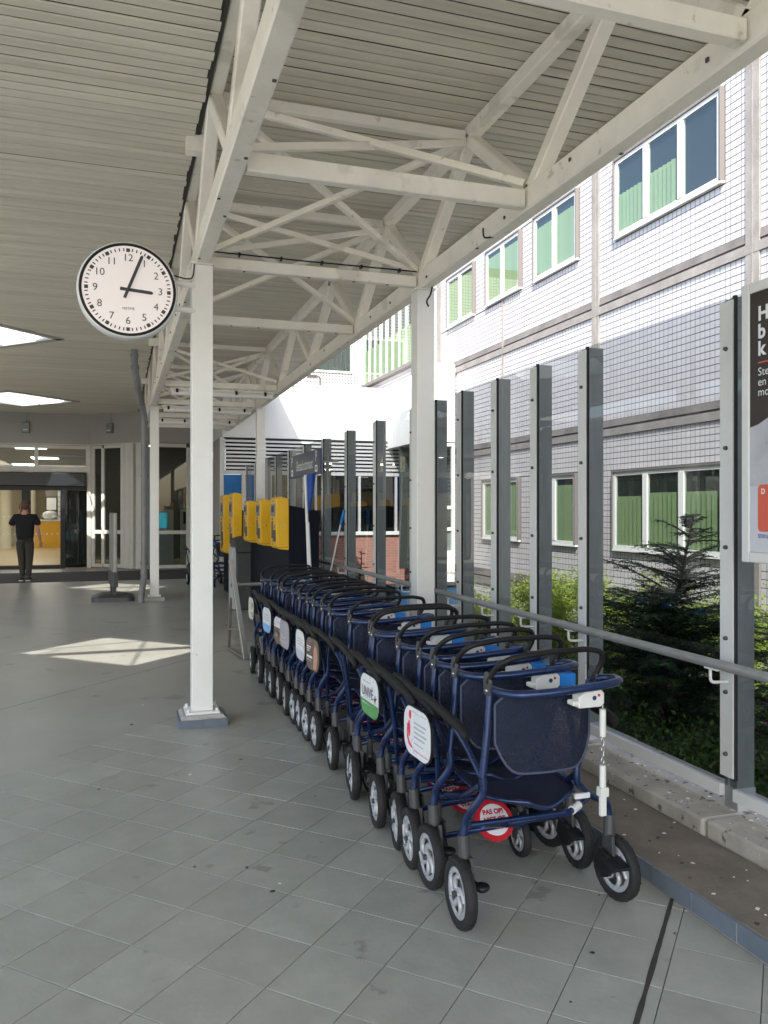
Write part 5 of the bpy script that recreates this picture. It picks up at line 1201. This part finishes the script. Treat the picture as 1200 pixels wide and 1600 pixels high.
nf += conifer('cypress_tree', 'dark feathery cypress with a tall leader behind the glass screen', (4.25, 5.55, -.5), 2.06, 1.38, 270, 3, (-.05, -.42))
nf += conifer('cypress_tree', 'dark cypress close behind the poster lightbox', (4.55, 4.25, -.5), 1.35, .95, 60, 5)
nf += conifer('cypress_tree', 'small dark cypress far back beside the brick base of the link building', (4.6, 15.4, -.5), 1.28, .55, 34, 8)
def shrub(label, c, rx, ry, rz, n, m, seed, ls=.046):
    rnd = random.Random(seed); c = V(c); t = thing('shrub', label, 'shrub', (c.x, c.y, -.5), 'shrubs behind the glass screen'); br = MB(); lf = MB(); tips = []
    for k in range(34):
        while True:
            v = V((rnd.uniform(-1, 1), rnd.uniform(-1, 1), rnd.uniform(-.7, 1)))
            if .45 < v.length < 1: break
        e = V((c.x+v.x*rx, c.y+v.y*ry, c.z+v.z*rz)); a = V((c.x+rnd.uniform(-.1, .1), c.y+rnd.uniform(-.1, .1), -.5)); mid = a.lerp(e, .5)+V((0, 0, .12)); br.tube(cr([a, mid, e], 4), [.010-.0009*q for q in range(9)], 4, caps=False); tips.append((mid, e))
    for k in range(n):
        a, b = tips[rnd.randrange(len(tips))]; q = rnd.random()**.55*1.08; p = a.lerp(b, q)+V((rnd.gauss(0, .10), rnd.gauss(0, .10), rnd.gauss(0, .09)))
        d = V((rnd.gauss(0, 1), rnd.gauss(0, 1), rnd.gauss(.1, .7))).normalized(); s = d.orthogonal().normalized(); s.rotate(Matrix.Rotation(rnd.random()*6.28, 3, d)); L = ls*rnd.uniform(.6, 1.35); w_ = L*.30; up = d.cross(s)*L*.12
        lf.add([p, p+d*L*.45+s*w_+up, p+d*L, p+d*L*.45-s*w_+up], [(0, 1, 2), (0, 2, 3)])
    lf.build('crown', m, t, fix=False); br.build('branches', bark, t)
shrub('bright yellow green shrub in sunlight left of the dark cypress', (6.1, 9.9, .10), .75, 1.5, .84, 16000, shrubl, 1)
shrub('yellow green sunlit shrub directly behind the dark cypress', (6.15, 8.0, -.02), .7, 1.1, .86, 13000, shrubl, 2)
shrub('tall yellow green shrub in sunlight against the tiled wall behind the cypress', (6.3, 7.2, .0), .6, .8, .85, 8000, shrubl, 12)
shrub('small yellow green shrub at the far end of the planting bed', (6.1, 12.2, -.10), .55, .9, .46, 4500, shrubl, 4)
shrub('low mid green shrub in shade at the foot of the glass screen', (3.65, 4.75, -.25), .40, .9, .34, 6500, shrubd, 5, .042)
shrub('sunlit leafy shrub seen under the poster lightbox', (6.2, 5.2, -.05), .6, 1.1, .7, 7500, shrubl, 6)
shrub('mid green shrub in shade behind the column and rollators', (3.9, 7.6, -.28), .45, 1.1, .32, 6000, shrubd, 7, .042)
rnd = random.Random(9); gc = MB()
for k in range(15000):
    p = V((rnd.uniform(3.15, 7.0), rnd.uniform(.5, 13.5), -.5+.30*rnd.random()**1.3)); d = V((rnd.gauss(0, 1), rnd.gauss(0, 1), rnd.gauss(.3, .6))).normalized(); sv_ = d.orthogonal().normalized(); sv_.rotate(Matrix.Rotation(rnd.random()*6.28, 3, d)); L = rnd.uniform(.04, .085)
    gc.add([p, p+d*L*.5+sv_*L*.3, p+d*L, p+d*L*.5-sv_*L*.3], [(0, 1, 2, 3)])
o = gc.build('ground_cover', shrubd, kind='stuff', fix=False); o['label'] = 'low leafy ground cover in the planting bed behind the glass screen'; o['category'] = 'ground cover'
print('tiles', ntile, 'facade tiles', len(tl), 'conifer faces', nf)
